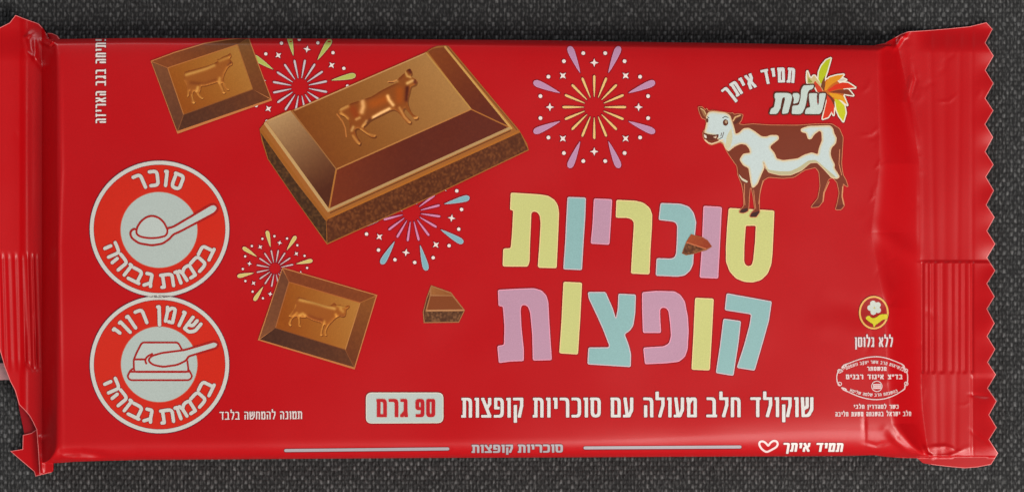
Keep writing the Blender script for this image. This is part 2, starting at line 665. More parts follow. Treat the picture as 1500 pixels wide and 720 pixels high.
def text_line(s, x_left, x_right, y_top, y_base, pv, ph, cap='square', gap=None, slant=0.0, tilt=0.0, space=None, grow=0.0, y_tilt=None):
    """right-to-left line fitted between x_left and x_right"""
    cap_h = y_base - y_top
    gap = gap if gap is not None else cap_h * 0.13
    space = space if space is not None else cap_h * 0.36
    fixed, gws = 0, 0
    for i, ch in enumerate(s):
        if ch == ' ':
            fixed += space
        else:
            fixed += pv + (gap if i < len(s) - 1 else 0)
            gws += GLYPH[ch][0]
    k = (x_right - x_left - fixed) / gws
    polys = []
    x = x_right
    for ch in s:
        if ch == ' ':
            x -= space
            continue
        g, w = glyph_polys(ch, cap_h, pv, ph, k, cap, grow)
        x -= w
        for p in g:
            polys.append([(x + a + slant * b, y_base - b + tilt * (x + a - x_right)) for a, b in p])
        x -= gap
    return polys


def text_arc(s, cx, cy, R, a_right, a_left, cap_h, pv, ph, cap='square', inner=False, gap=None, space=None, k=None, grow=0.0):
    """letters around a circle; angles are degrees clockwise from straight up (inner: from straight down, counter-clockwise)"""
    gap = gap if gap is not None else cap_h * 0.14
    space = space if space is not None else cap_h * 0.42
    total = math.radians(abs(a_right - a_left)) * R
    fixed, gws = 0, 0
    for i, ch in enumerate(s):
        if ch == ' ':
            fixed += space
        else:
            fixed += pv + (gap if i < len(s) - 1 else 0)
            gws += GLYPH[ch][0]
    k = (total - fixed) / gws
    polys = []
    pos = 0.0
    for ch in s:
        if ch == ' ':
            pos += space
            continue
        g, w = glyph_polys(ch, cap_h, pv, ph, k, cap, grow)
        mid = pos + w / 2
        if not inner:
            a = math.radians(a_right) - mid / R
            ux, uy = math.cos(a), math.sin(a)            # local right
            vx, vy = math.sin(a), -math.cos(a)           # local up (outwards)
            bx, by = cx + R * math.sin(a), cy - R * math.cos(a)
        else:
            a = math.radians(a_right) - mid / R
            ux, uy = math.cos(a), -math.sin(a)
            vx, vy = -math.sin(a), -math.cos(a)
            bx, by = cx + R * math.sin(a), cy + R * math.cos(a)
        for p in g:
            polys.append([(bx + ux * (q[0] - w / 2) + vx * q[1], by + uy * (q[0] - w / 2) + vy * q[1]) for q in p])
        pos += w + gap
    return polys


# ================================================================== THE SETTING: dark woven fabric
def fabric_material():
    m = bpy.data.materials.new("charcoal_weave")
    m.use_nodes = True
    nt = m.node_tree
    N, Lk = nt.nodes, nt.links
    b = N["Principled BSDF"]
    tc = N.new("ShaderNodeTexCoord")

    def math_(op, a, c=None, d=None):
        n = N.new("ShaderNodeMath")
        n.operation = op
        for i, v in enumerate((a, c, d)):
            if v is None:
                continue
            if isinstance(v, (int, float)):
                n.inputs[i].default_value = v
            else:
                Lk.new(v, n.inputs[i])
        return n.outputs[0]

    def noise(scale, detail=2, vec=None):
        n = N.new("ShaderNodeTexNoise")
        n.inputs["Scale"].default_value = scale
        n.inputs["Detail"].default_value = detail
        Lk.new(vec or tc.outputs["Object"], n.inputs["Vector"])
        return n
    # threads wander a little
    nz = noise(420, 2)
    sub = N.new("ShaderNodeVectorMath")
    sub.operation = 'SUBTRACT'
    Lk.new(nz.outputs["Color"], sub.inputs[0])
    sub.inputs[1].default_value = (.5, .5, .5)
    scl = N.new("ShaderNodeVectorMath")
    scl.operation = 'SCALE'
    Lk.new(sub.outputs[0], scl.inputs[0])
    scl.inputs["Scale"].default_value = 0.00048
    add = N.new("ShaderNodeVectorMath")
    add.operation = 'ADD'
    Lk.new(tc.outputs["Object"], add.inputs[0])
    Lk.new(scl.outputs[0], add.inputs[1])
    sep = N.new("ShaderNodeSeparateXYZ")
    Lk.new(add.outputs[0], sep.inputs[0])
    X, Y = sep.outputs[0], sep.outputs[1]
    PW, PH = 11.0 * S, 6.7 * S
    v = math_('DIVIDE', Y, PH)
    row = math_('FLOOR', v)
    odd = math_('MODULO', math_('ABSOLUTE', row), 2.0)
    u = math_('ADD', math_('DIVIDE', X, PW), math_('MULTIPLY', odd, 0.5))
    colm = math_('FLOOR', u)
    fu = math_('SUBTRACT', math_('FRACT', u), 0.5)
    fv = math_('SUBTRACT', math_('FRACT', v), 0.5)
    cmb = N.new("ShaderNodeCombineXYZ")
    Lk.new(colm, cmb.inputs[0])
    Lk.new(row, cmb.inputs[1])
    wn = N.new("ShaderNodeTexWhiteNoise")
    wn.noise_dimensions = '2D'
    Lk.new(cmb.outputs[0], wn.inputs["Vector"])
    # knot: upright oval in the middle of each cell
    du = math_('DIVIDE', math_('MULTIPLY', fu, 11.0), 2.4)
    dv = math_('DIVIDE', math_('MULTIPLY', fv, 6.7), 4.3)
    r2 = math_('ADD', math_('MULTIPLY', du, du), math_('MULTIPLY', dv, dv))
    knot = math_('EXPONENT', math_('MULTIPLY', r2, -1.1))
    # second, weaker set of threads between
    fu2 = math_('SUBTRACT', math_('FRACT', math_('ADD', u, 0.5)), 0.5)
    du2 = math_('DIVIDE', math_('MULTIPLY', fu2, 11.0), 2.0)
    r22 = math_('ADD', math_('MULTIPLY', du2, du2), math_('MULTIPLY', dv, dv))
    knot2 = math_('MULTIPLY', math_('EXPONENT', math_('MULTIPLY', r22, -1.3)), 0.35)
    height = math_('ADD', knot, knot2)
    fine = noise(9000, 3)
    # yarn tint: each knot its own grey; upright fibres in between
    mp = N.new("ShaderNodeVectorMath")
    mp.operation = 'MULTIPLY'
    Lk.new(add.outputs[0], mp.inputs[0])
    mp.inputs[1].default_value = (1.0, 0.36, 1.0)
    fib = noise(3300, 2.5, mp.outputs[0])
    fb = math_('MAXIMUM', math_('MULTIPLY', math_('SUBTRACT', fib.outputs[0], 0.40), 2.4), 0.0)
    t = math_('POWER', wn.outputs["Value"], 1.6)
    tint = math_('MULTIPLY', knot, math_('ADD', math_('MULTIPLY', t, 0.34), 0.22))
    tint = math_('ADD', tint, math_('MULTIPLY', knot2, 0.45))
    tint = math_('ADD', tint, math_('MULTIPLY', fb, 0.36))
    fz = math_('MULTIPLY', math_('SUBTRACT', fine.outputs[0], 0.40), 0.12)
    tint = math_('ADD', tint, fz)
    big = noise(45, 2)
    rmp = N.new("ShaderNodeValToRGB")
    rmp.color_ramp.elements[0].position = 0.0
    rmp.color_ramp.elements[0].color = (0.008, 0.008, 0.0083, 1)
    rmp.color_ramp.elements[1].position = 0.9
    rmp.color_ramp.elements[1].color = (0.20, 0.20, 0.20, 1)
    e = rmp.color_ramp.elements.new(0.22)
    e.color = (0.0215, 0.0215, 0.022, 1)
    Lk.new(tint, rmp.inputs[0])
    bmr = N.new("ShaderNodeMapRange")
    bmr.inputs["To Min"].default_value = 0.78
    bmr.inputs["To Max"].default_value = 1.22
    Lk.new(big.outputs[0], bmr.inputs["Value"])
    sc = N.new("ShaderNodeVectorMath")
    sc.operation = 'SCALE'
    Lk.new(rmp.outputs[0], sc.inputs[0])
    Lk.new(bmr.outputs[0], sc.inputs["Scale"])
    Lk.new(sc.outputs[0], b.inputs["Base Color"])
    b.inputs["Roughness"].default_value = 0.75
    b.inputs["Specular IOR Level"].default_value = 0.25
    bp = N.new("ShaderNodeBump")
    bp.inputs["Strength"].default_value = 0.9
    bp.inputs["Distance"].default_value = 0.00025
    hh = math_('ADD', height, math_('MULTIPLY', fine.outputs[0], 0.5))
    Lk.new(hh, bp.inputs["Height"])
    Lk.new(bp.outputs[0], b.inputs["Normal"])
    return m


def plain_mesh(name, verts, faces, mat, smooth_=False):
    me = bpy.data.meshes.new(name)
    me.from_pydata(verts, [], faces)
    me.update()
    if smooth_:
        me.polygons.foreach_set("use_smooth", np.ones(len(me.polygons), bool))
    me.materials.append(mat)
    o = bpy.data.objects.new(name, me)
    COL.objects.link(o)
    return o


fab = plain_mesh("fabric_surface", [(-.6, -.6, 0), (.6, -.6, 0), (.6, .6, 0), (-.6, .6, 0)], [(0, 1, 2, 3)], fabric_material())
put_label(fab, "dark charcoal woven fabric under the red chocolate bar", "fabric", kind="structure")

# ================================================================== THE CHOCOLATE BAR
bar = pivot("chocolate_bar", 750, 360)
put_label(bar, "red sealed wrapper of a milk chocolate bar lying flat on dark fabric", "chocolate bar")

# ---- film outline
right_edge = [(1445, 33), (1454, 43)]
tips = [(1443.5, 63), (1455.6, 82), (1443.5, 103), (1455.4, 122), (1443.3, 144), (1455.2, 162), (1443.2, 182), (1454.8, 201), (1443.4, 222), (1455.5, 241),
        (1444.3, 259), (1456, 279), (1445, 300), (1457, 318), (1446, 338), (1458, 357), (1446, 377), (1458, 396), (1446, 415), (1457, 434), (1446, 452), (1457, 473),
        (1446.3, 492), (1458, 511), (1447, 530), (1459, 548), (1447, 568), (1460, 587), (1449, 607), (1460, 625.5), (1449, 643), (1462, 663)]
right_edge += tips + [(1452, 679.5)]
seal_r_bottom = [(1432, 683.5), (1413, 685), (1387, 682.5), (1366, 680), (1352, 677.5), (1347, 673)]
body_bottom = [(1343, 670), (1323, 670), (1300, 668.5), (1280, 665.8), (1240, 667), (1040, 668), (840, 669), (600, 670), (400, 671.5), (200, 673), (140, 674.5), (110, 675.5), (90, 677), (77, 677.5)]
seal_l = [(76.5, 690), (67, 692), (58, 694), (56, 660), (53.5, 628.5), (48, 617), (43, 608), (36, 600), (28, 592), (22, 571), (15, 558), (7, 537), (0, 513), (-14, 470),
          (-22, 452), (-12, 433), (-24, 413), (-14, 393), (-25, 373), (-15, 353), (-26, 333), (-16, 313), (-26, 293), (-16, 273), (-26, 253), (-16, 233), (-26, 213),
          (-16, 193), (-26, 173), (-16, 153), (-25, 133), (-15, 113), (-24, 93), (-14, 73), (-22, 50), (0, 40.5), (14, 33.5), (22.7, 22.3), (40, 29), (56, 34.5), (63, 42), (68, 52), (71, 57)]
body_top = [(78, 57.5), (200, 55.8), (400, 56.3), (600, 57.7), (800, 59.3), (900, 61), (1080, 63.5), (1240, 66.5), (1280, 66.6), (1296, 63.5), (1308, 57), (1320, 50), (1330, 46.5)]
seal_r_top = [(1360, 44.5), (1390, 42), (1420, 39)]
OUTLINE = body_top + seal_r_top + right_edge + seal_r_bottom + body_bottom + seal_l

RED = (178, 3, 12)
CUT = (224, 120, 118)


def red_film(x, y):
    c = np.array(RED, float)
    return np.broadcast_to(c, (len(x), 3)).copy()


inner = offset(OUTLINE, -0.9)
XL, XRR = 62.0, [(p, q) for p, q in zip(REND[1], REND[0])]
seal_left_box = [(-60, 0), (XL, 0), (XL, 720), (-60, 720)]
seal_right_box = [(x, y) for x, y in ([(1308, 0)] + XRR + [(1366, 720)])] + [(1520, 720), (1520, 0)]
body_box = [(XL, 0), (1308, 0)] + XRR + [(1366, 720), (XL, 720)]
# outlines that were cut show the pale core of the film
plain_edge = body_top[:-2] + [(1308, 57)]
for nm, box, lab in (("wrapper_film", body_box, None), ("end_seal", seal_left_box, "smooth left end seal curled up off the fabric"),
                     ("end_seal", seal_right_box, "right end seal with zigzag cut edge and pressed flutes")):
    is_body = nm == "wrapper_film"
    lay = [(OUTLINE, red_film)] if is_body else [(OUTLINE, CUT), (inner, red_film)]
    print_mesh(nm, lay, bar, lift=0.0, step=3.8 if is_body else 2.2, mat=MAT_FILM, clip=box, label=lab, back=True, edge_step=3.0,
               dense=[(60, 40, 112, 700, 1.8), (112, 50, 1262, 82, 2.2), (112, 640, 1262, 680, 2.6), (1262, 40, 1372, 690, 2.2)] if is_body else [])

# ---- folded corner under the left seal


def z_low(x, y):
    return (0.7 + 0.020 * (y - 630) * 0 + 0.010 * (x - 15)) * 0.001 + 0.0004 * smooth(46, 58, np.asarray(x, float))


fc = [(15, 660), (33, 657), (33.5, 636.5), (46, 633.5), (53.5, 628), (60, 626), (66, 650), (70, 680), (76, 683), (75.5, 691), (64, 694), (52, 697), (50, 690), (30, 673)]
print_mesh("folded_corner", [(fc, CUT), (offset(fc, -0.9), RED)], bar, lift=0, step=3, mat=MAT_FILM, zf=z_low, back=True, label="turned back red corner below the left seal")


def z_back(x, y):
    return 0.00045 + 0.000004 * np.asarray(x, float)


bk = [(16, 556), (25, 583), (36, 636), (40, 648), (66, 640), (60, 560), (30, 545)]
print_mesh("back_layer", [(bk, (150, 14, 24)), ], bar, lift=0, step=4, mat=MAT_FILM, zf=z_back, back=True, label="darker back layer of the left seal")


def z_tuck(x, y):
    return (1.6 + 0.05 * (np.asarray(x, float) - 66)) * 0.001


tk = [(62, 52), (70, 48.5), (76, 48.8), (83, 52), (87, 57.5), (84, 64), (66, 64)]
print_mesh("tucked_fold", [(tk, CUT), (offset(tk, -0.7), (165, 10, 20))], bar, lift=0, step=3, mat=MAT_FILM, zf=z_tuck, back=True)

# ================================================================== PRINTS
GREY = (196, 194, 186)
PALE = (180, 190, 184)
DARKRED = (112, 8, 22)

FACE = [(90, 58.2), (200, 56.6), (400, 57.0), (600, 58.4), (800, 60), (900, 61.8), (1080, 64.2), (1240, 67.2), (1240, 664), (90, 674)]

# ---- big title letters
YEL, BLU, PUR = (194, 194, 122), (136, 174, 173), (182, 139, 160)
YR, BR, PR = (236, 198, 140), (208, 180, 186), (232, 150, 172)
c1 = crop(720, 270, 4.8)
c2 = crop(930, 270, 4.8)
c3 = crop(720, 400, 4.5)
c4 = crop(930, 400, 4.5)
TITLE = [
    ("yellow tav of the top title line", YEL, YR, [c1((135, 57), (340, 70), (400, 80), (445, 110), (468, 150), (475, 200), (470, 330), (458, 588), (335, 585), (325, 575), (338, 400), (345, 270), (338, 215), (318, 193), (290, 190), (280, 205), (275, 330), (270, 440), (268, 540), (256, 577), (78, 576), (82, 450), (135, 447), (145, 330), (152, 182), (130, 180))], []),
    ("blue vav of the top title line", BLU, BR, [c1((534, 87), (664, 92), (660, 220), (650, 370), (636, 602), (504, 596), (518, 400), (525, 250))], []),
    ("short purple yod of the top title line", PUR, PR, [c1((720, 98), (849, 104), (838, 290), (829, 424), (697, 416), (710, 280))], []),
    ("yellow resh of the top title line", YEL, YR, [c1((878, 108), (1010, 114), (1068, 128), (1113, 165), (1130, 210), (1128, 300), (1118, 450), (1111, 632), (980, 626), (990, 450), (1000, 300), (1000, 265), (985, 245), (955, 235), (873, 234))], []),
    ("blue kaf of the top title line", BLU, BR, [c2((180, 130), (320, 135), (380, 155), (415, 200), (432, 265), (425, 330), (415, 470), (410, 560), (390, 605), (350, 640), (300, 648), (146, 641), (152, 517), (255, 520), (280, 510), (290, 480), (295, 380), (297, 290), (285, 268), (260, 260), (166, 250))], []),
    ("purple vav of the top title line", PUR, PR, [c2((482, 150), (612, 158), (600, 400), (586, 661), (455, 655), (470, 450), (478, 250))], []),
    ("yellow samekh of the top title line", YEL, YR, [c2((660, 165), (981, 183), (975, 330), (968, 480), (960, 560), (935, 625), (890, 670), (830, 688), (770, 684), (710, 660), (665, 610), (640, 540), (640, 440), (648, 300))],
     [c2((780, 290), (850, 290), (845, 400), (832, 530), (822, 565), (800, 575), (778, 565), (768, 540), (770, 430))]),
    ("purple tav of the lower title line", PUR, PR, [c3((42, 108), (150, 102), (280, 97), (330, 112), (362, 145), (375, 190), (382, 330), (398, 571), (272, 574), (268, 400), (255, 260), (240, 220), (220, 208), (200, 210), (192, 240), (197, 350), (213, 500), (213, 577), (120, 580), (48, 591), (38, 476), (82, 471), (85, 350), (75, 218), (46, 216))], []),
    ("yellow vav of the lower title line", YEL, YR, [c3((474, 55), (597, 61), (585, 300), (570, 534), (446, 526), (460, 330))], []),
    ("blue tsadi of the lower title line", BLU, BR, [c3((634, 122), (752, 122), (800, 230), (820, 295), (832, 230), (836, 133), (952, 139), (948, 260), (935, 345), (910, 380), (878, 400), (905, 470), (920, 530), (918, 617), (632, 599), (638, 487), (770, 486), (775, 475), (735, 370), (690, 270), (640, 165))], []),
    ("purple pe of the lower title line", PUR, PR, [c4((47, 124), (140, 115), (260, 118), (300, 140), (330, 185), (350, 290), (355, 380), (348, 500), (330, 550), (290, 582), (200, 592), (66, 598), (55, 488), (190, 480), (225, 460), (238, 410), (232, 330), (222, 250), (205, 228), (180, 225), (166, 240), (168, 310), (173, 392), (53, 392), (48, 250))], []),
    ("yellow second vav of the lower title line", YEL, YR, [c4((397, 160), (520, 166), (508, 400), (494, 639), (373, 634), (385, 420))], []),
    ("blue kuf of the lower title line", BLU, BR, [c4((604, 130), (903, 184), (885, 310), (840, 470), (790, 641), (671, 622), (720, 470), (755, 340), (766, 270), (592, 243)), c4((583, 297), (700, 313), (685, 450), (650, 675), (533, 656), (560, 480))], []),
]
for lab, fillc, rimc, polys, holes in TITLE:
    P = [fillet(p, 3.0, n=4) for p in polys]
    Ho = [fillet(p, 2.2, n=4) for p in holes]
    print_mesh("title_letter", [([offset(p, 0.9) for p in P], DARKRED, [offset(h, -0.9) for h in Ho] or None),
                                (P, rimc, Ho or None),
                                ([offset(p, -1.3) for p in P], fillc, [offset(h, 1.3) for h in Ho] or None)], bar, label=lab)


# ---- plain lettering
def lettering(name, make, colour, parent=bar, lift=0.06, step=5, outline=1.4, dark=DARKRED, clip=None, label=None):
    lay = []
    if outline:
        lay.append((make(outline), dark))
    lay.append((make(0.0), colour))
    return print_mesh(name, lay, parent, lift=lift, step=step, clip=clip, label=label)


WHITE = (214, 210, 206)
lettering("description_lettering", lambda g: text_line("שוקולד חלב מעולה עם סוכריות קופצות", 676, 1191.5, 581, 610, 4.8, 3.9, gap=3.2, space=11, tilt=-0.0018, grow=g), WHITE,
          label="white line of description lettering under the title")
lettering("footer_lettering", lambda g: text_line("סוכריות קופצות", 691, 824.5, 650, 662, 3.5, 2.6, gap=1.3, space=6, tilt=-0.004, grow=g), (162, 155, 159), outline=1.2)
lettering("slogan_lettering", lambda g: text_line("תמיד איתך", 1146, 1234, 648, 661, 3.6, 2.8, gap=1.6, space=7, slant=0.16, tilt=0.003, grow=g), (224, 212, 208), outline=1.2,
          label="slanted white slogan beside the heart")
lettering("caption_lettering", lambda g: text_line("תמונה להמחשה בלבד", 321.5, 442.5, 601.5, 613, 1.9, 1.6, gap=1.5, space=5, tilt=-0.008, grow=g), (218, 200, 196), outline=0.8)


def side_text(g):
    P = text_line("פתיחה בגב האריזה", 0, 127, 0, 15.2, 2.5, 2.1, gap=2.2, space=6, grow=g)
    # local right -> up the picture, local up -> left
    return [[(140 + b, 180.5 - a) for a, b in p] for p in P]


lettering("side_lettering", side_text, (222, 210, 204), outline=1.0, clip=[(130, 57.6), (165, 57.6), (165, 190), (130, 190)],
          label="white lettering running up the left of the wrapper")
lettering("slogan_lettering", lambda g: text_arc("תמיד איתך", 1148, 242, 121, 7.3, -40.5, 22, 4.4, 3.6, gap=2.2, space=7.5, grow=g), (206, 206, 202), outline=1.6,
          label="arched white slogan over the cow")

# ---- rules and heart
print_mesh("rule_line", [(stroke([(418.5, 659.3), (656, 656.9)], 6.0, cap='round'), DARKRED), (stroke([(418.5, 659.0), (656, 656.6)], 4.4, cap='round'), (158, 151, 156))], bar)
print_mesh("rule_line", [(stroke([(857, 655.6), (1084, 654.2)], 6.0, cap='round'), DARKRED), (stroke([(857, 655.2), (1084, 653.8)], 4.4, cap='round'), (164, 157, 162))], bar)
ch = crop(1100, 630, 9.375)
heart = fillet(ch((210, 300), (140, 245), (112, 190), (120, 152), (165, 143), (210, 172), (238, 215), (265, 165), (310, 137), (355, 145), (372, 185), (350, 225), (280, 265)), 5, n=3)
print_mesh("heart_outline", [(stroke(heart, 2.9, closed=True), (226, 200, 198))], bar, step=6)

# ---- weight label
wl = fillet([(536, 574.2), (649.6, 574.2), (649.6, 619), (536, 619.6)], 9, n=6)
wlab = print_mesh("weight_label", [(offset(wl, 1), DARKRED), (wl, (214, 204, 188)), (offset(wl, -1.2), PALE)], bar)
lettering("weight_lettering", lambda g: text_line("09 גרם", 551.5, 637.5, 583.6, 610.2, 5.4, 4.3, gap=2.6, space=8, tilt=0, grow=g), (178, 20, 28), parent=wlab, lift=0.10, outline=0.7, dark=(206, 160, 146))

# ---- nutrition badges
BADGE_RED = (198, 34, 14)


def badge(cx, cy, rx, ry, dx, dy, dr, top, a_r, a_l, lab):
    b = print_mesh("nutrition_badge", [(ellipse(cx, cy, rx + 1.0, ry + 1.0, 120), (80, 20, 48)), (ellipse(cx, cy, rx, ry, 120), GREY),
                                       (ellipse(cx, cy, rx - 5.6, ry - 5.6, 120), (120, 20, 40)), (ellipse(cx, cy, rx - 6.3, ry - 6.3, 120), BADGE_RED),
                                       (ellipse(dx, dy, dr + 1, dr * .985 + 1, 90), (190, 90, 70)), (ellipse(dx, dy, dr, dr * .985, 90), (172, 182, 176))], bar, lift=0.06, step=7, label=lab)
    lettering("badge_lettering", lambda g: text_arc(top, cx, cy, 61.5, a_r, a_l, 25.5, 5.1, 5.1, cap='round', gap=2.2, space=8, grow=g), GREY, parent=b, lift=0.10, outline=1.4, dark=(120, 20, 36))
    lettering("badge_lettering", lambda g: text_arc("בכמות גבוהה", cx, cy, 87.5, 71, -73, 22.5, 5.0, 5.0, cap='round', inner=True, gap=3.6, space=9, grow=g), GREY, parent=b, lift=0.10, outline=1.4, dark=(120, 20, 36))
    return b


B1 = badge(233.7, 335, 102.2, 99.6, 232.9, 336.5, 56, "סוכר", 29, -31, "round badge with a sugar spoon icon")
B2 = badge(233.7, 533.4, 102.0, 100.4, 233.2, 533, 55.8, "שומן רווי", 50, -56, "round badge with a butter dish icon")
cb = crop(100, 220, 3.272)
spoon = fillet(cb((302, 392), (306, 415), (340, 440), (400, 450), (450, 442), (482, 420), (500, 398), (530, 386), (700, 296), (714, 276), (698, 262), (680, 268), (610, 310), (505, 372), (480, 378), (470, 384), (400, 402), (330, 390), (318, 380)), 4, n=4)
mound = fillet(cb((330, 398), (334, 372), (352, 343), (378, 324), (402, 318), (430, 326), (455, 348), (472, 384), (466, 405), (430, 414), (390, 416), (350, 410)), 4, n=4)
ICON_RED = (160, 24, 20)
ICON = (180, 188, 182)
print_mesh("spoon_icon", [(offset(spoon, 3.2), ICON_RED), (spoon, ICON), (offset(mound, 3.0), ICON_RED), (mound, ICON)], B1, lift=0.10, step=6)
cb2 = crop(100, 420, 3.272)
tray = fillet(cb2((318, 392), (302, 402), (288, 428), (298, 441), (578, 441), (590, 428), (574, 398), (562, 392)), 2.5, n=4)
box = fillet(cb2((356, 270), (524, 270), (545, 310), (566, 352), (572, 402), (320, 402), (318, 350), (335, 310)), 3, n=4)
knife = fillet(cb2((388, 350), (402, 334), (450, 320), (560, 306), (700, 265), (716, 273), (706, 287), (572, 328), (562, 348), (520, 368), (455, 377), (408, 368)), 4, n=4)
print_mesh("butter_icon", [(stroke(tray, 5.4, closed=True), ICON_RED), (tray, ICON), (stroke(box, 5.4, closed=True), ICON_RED), (box, ICON),
                           (stroke(cb2((318, 346), (366, 346)), 3.0), ICON_RED), (stroke(fillet(cb2((402, 320), (378, 332), (368, 350), (374, 366)), 6, closed=False), 3.0), ICON_RED),
                           (stroke(cb2((300, 405), (575, 405)), 3.0), ICON_RED),
                           (offset(knife, 3.0), ICON_RED), (knife, ICON)], B2, lift=0.10, step=6)


# ---- fireworks
def firework(cx, cy, s, rot, ray_c, drop_c, lab):
    lay_d, rays, drops, stars = [], [], [], []

    def pol(r, a):
        a = math.radians(a + rot)
        return cx + r * s * math.sin(a), cy - r * s * math.cos(a)

    def shape(a, prof):
        """outline symmetric about the ray at angle a; prof = (radius, half width)"""
        t = math.radians(a + rot)
        ux, uy = math.sin(t), -math.cos(t)
        vx, vy = -uy, ux
        left = [(cx + s * (r * ux + w * vx), cy + s * (r * uy + w * vy)) for r, w in prof]
        right = [(cx + s * (r * ux - w * vx), cy + s * (r * uy - w * vy)) for r, w in reversed(prof)]
        return left + right
    for k in range(16):
        rays.append(shape(22.5 * k, [(15.2, .45), (22, 1.0), (34, 1.55), (43, 1.75), (45.5, 1.5), (46.6, .6)]))
    for k in range(8):
        drops.append(shape(22.5 + 45 * k, [(54.5, .3), (62, 1.9), (72, 3.4), (82, 4.6), (89, 5.0), (93, 4.3), (95.4, 2.6), (96.2, .8)]))
        x, y = pol(65, 45 * k)
        st = []
        for j in range(8):
            rr = 6.2 if j % 2 == 0 else 2.3
            q = math.radians(45 * k + rot + 45 * j)
            st.append((x + s * rr * math.sin(q), y - s * rr * math.cos(q)))
        stars.append(st)
    for k in range(8):
        for d in (-11.0, 11.0):
            x, y = pol(80.5, 22.5 + 45 * k + d)
            stars.append(ellipse(x, y, 2.8 * s, n=12))
    o = 0.8
    print_mesh("firework_print", [([offset(p, o) for p in rays + drops + stars], (108, 10, 40)), (rays, ray_c), (drops, drop_c[0]), ([offset(p, -0.8) for p in drops], drop_c[1]), (stars, (232, 214, 206))],
               bar, lift=0.07, step=4, clip=FACE, label=lab)


firework(870.5, 157, 1.0, 0, (226, 184, 112), ((206, 140, 170), (180, 134, 166)), "large purple and yellow firework")
firework(439.5, 127.5, 0.865, 10.5, (196, 182, 184), ((196, 190, 120), (172, 178, 84)), "white firework with green drops between two chocolate pieces")
firework(402.8, 392.8, 0.585, 10.5, (206, 176, 174), ((224, 196, 130), (202, 184, 104)), "small firework with yellow drops")
firework(603, 311, 0.91, 8, (206, 128, 164), ((170, 178, 186), (122, 168, 178)), "pink firework with blue drops below the large chocolate piece")

# ---- chocolate pictures
big = []
EDGE = (156, 98, 44)
sil = [(380.2, 189), (383, 205), (392, 233), (436, 297), (479, 358), (620, 294), (774.7, 220), (772, 210), (760.6, 190.6), (657.4, 67.6), (652, 66.8), (640, 67.6), (632, 71), (624, 76.5), (428, 161.5), (420, 163), (391, 176)]
big.append((sil, EDGE))
big.append(([(478, 322), (620, 258), (762, 194), (773.5, 219), (620, 292.5), (479.5, 356)], lambda x, y: np.array((92, 46, 16.)) + speck(x, y, 20)))
big.append(([(381.5, 194), (393, 233), (436, 296), (478.5, 355), (477.5, 323), (430, 262)], lambda x, y: np.array((70, 42, 16.)) + speck(x, y, 18)))
big.append(([(391, 179), (426, 163), (492.5, 247.5), (481.5, 306)], grad((400, 166), (178, 150, 124), (470, 280), (78, 34, 12), 3)))
big.append(([(428, 163), (624, 77.5), (690, 160), (492.5, 247.5)], grad((455, 230), (118, 60, 6), (640, 92), (166, 126, 82), 3)))
big.append(([(492.5, 247.5), (690, 160), (746, 187), (482, 306)], grad((500, 250), (110, 42, 12), (600, 250), (92, 32, 14), 3)))
big.append(([(627, 76), (634, 71.5), (651, 69), (746, 185), (690, 160)], grad((640, 70), (126, 62, 18), (720, 160), (92, 32, 12), 3)))
for a, b, w, c in [((492.5, 248), (690, 160), 2.0, (176, 122, 72)), ((492.5, 248), (482, 306), 2.4, (170, 112, 54)), ((428, 163), (492.5, 247.5), 1.6, (150, 104, 64)),
                   ((624, 77.5), (690, 160), 2.2, (180, 140, 84)), ((690, 160), (745, 186), 1.8, (164, 104, 50)),
                   ((482, 307.5), (746, 188), 4.0, (176, 148, 116)), ((484, 311.5), (748, 191.5), 1.4, (92, 50, 20)), ((478, 320.5), (760, 193), 2.6, (168, 104, 34)),
                   ((389, 181), (481, 308), 4.6, (186, 158, 124)), ((383, 192), (478, 321), 4.4, (150, 92, 30)),
                   ((652, 69), (749, 188), 3.0, (196, 158, 100)), ((655.5, 69), (757, 190), 1.6, (120, 74, 34)), ((391, 177.5), (425, 163), 1.8, (190, 160, 130)), ((432, 161.5), (622, 78.5), 1.6, (190, 150, 116))]:
    big.append((stroke([a, b], w), c))
ck = crop(480, 90, 5.14)


def soft(pts, r=3.5):
    return fillet(pts, r, n=3)


cowb = soft(ck((80, 370), (110, 345), (190, 310), (240, 295), (330, 265), (400, 220), (450, 195), (480, 180), (520, 160), (530, 130), (570, 95), (600, 60), (625, 52), (636, 90), (622, 110), (640, 122), (672, 140), (670, 168), (650, 182), (626, 188), (618, 230), (606, 270), (600, 310), (622, 370), (652, 408), (682, 412), (680, 430), (650, 440), (636, 412), (590, 362), (580, 350), (566, 372), (600, 420), (632, 448), (625, 470), (600, 465), (560, 420), (530, 380), (500, 362), (470, 368), (400, 404), (340, 432), (312, 450), (286, 480), (268, 490), (290, 520), (330, 548), (366, 548), (360, 570), (330, 572), (270, 532), (230, 502), (208, 510), (212, 550), (252, 610), (240, 632), (215, 617), (180, 562), (165, 520), (165, 460), (130, 415), (85, 398)))
big.append(([(p[0] + 1.6, p[1] + 2.2) for p in cowb], grad((500, 200), (98, 50, 10), (600, 110), (122, 74, 34))))
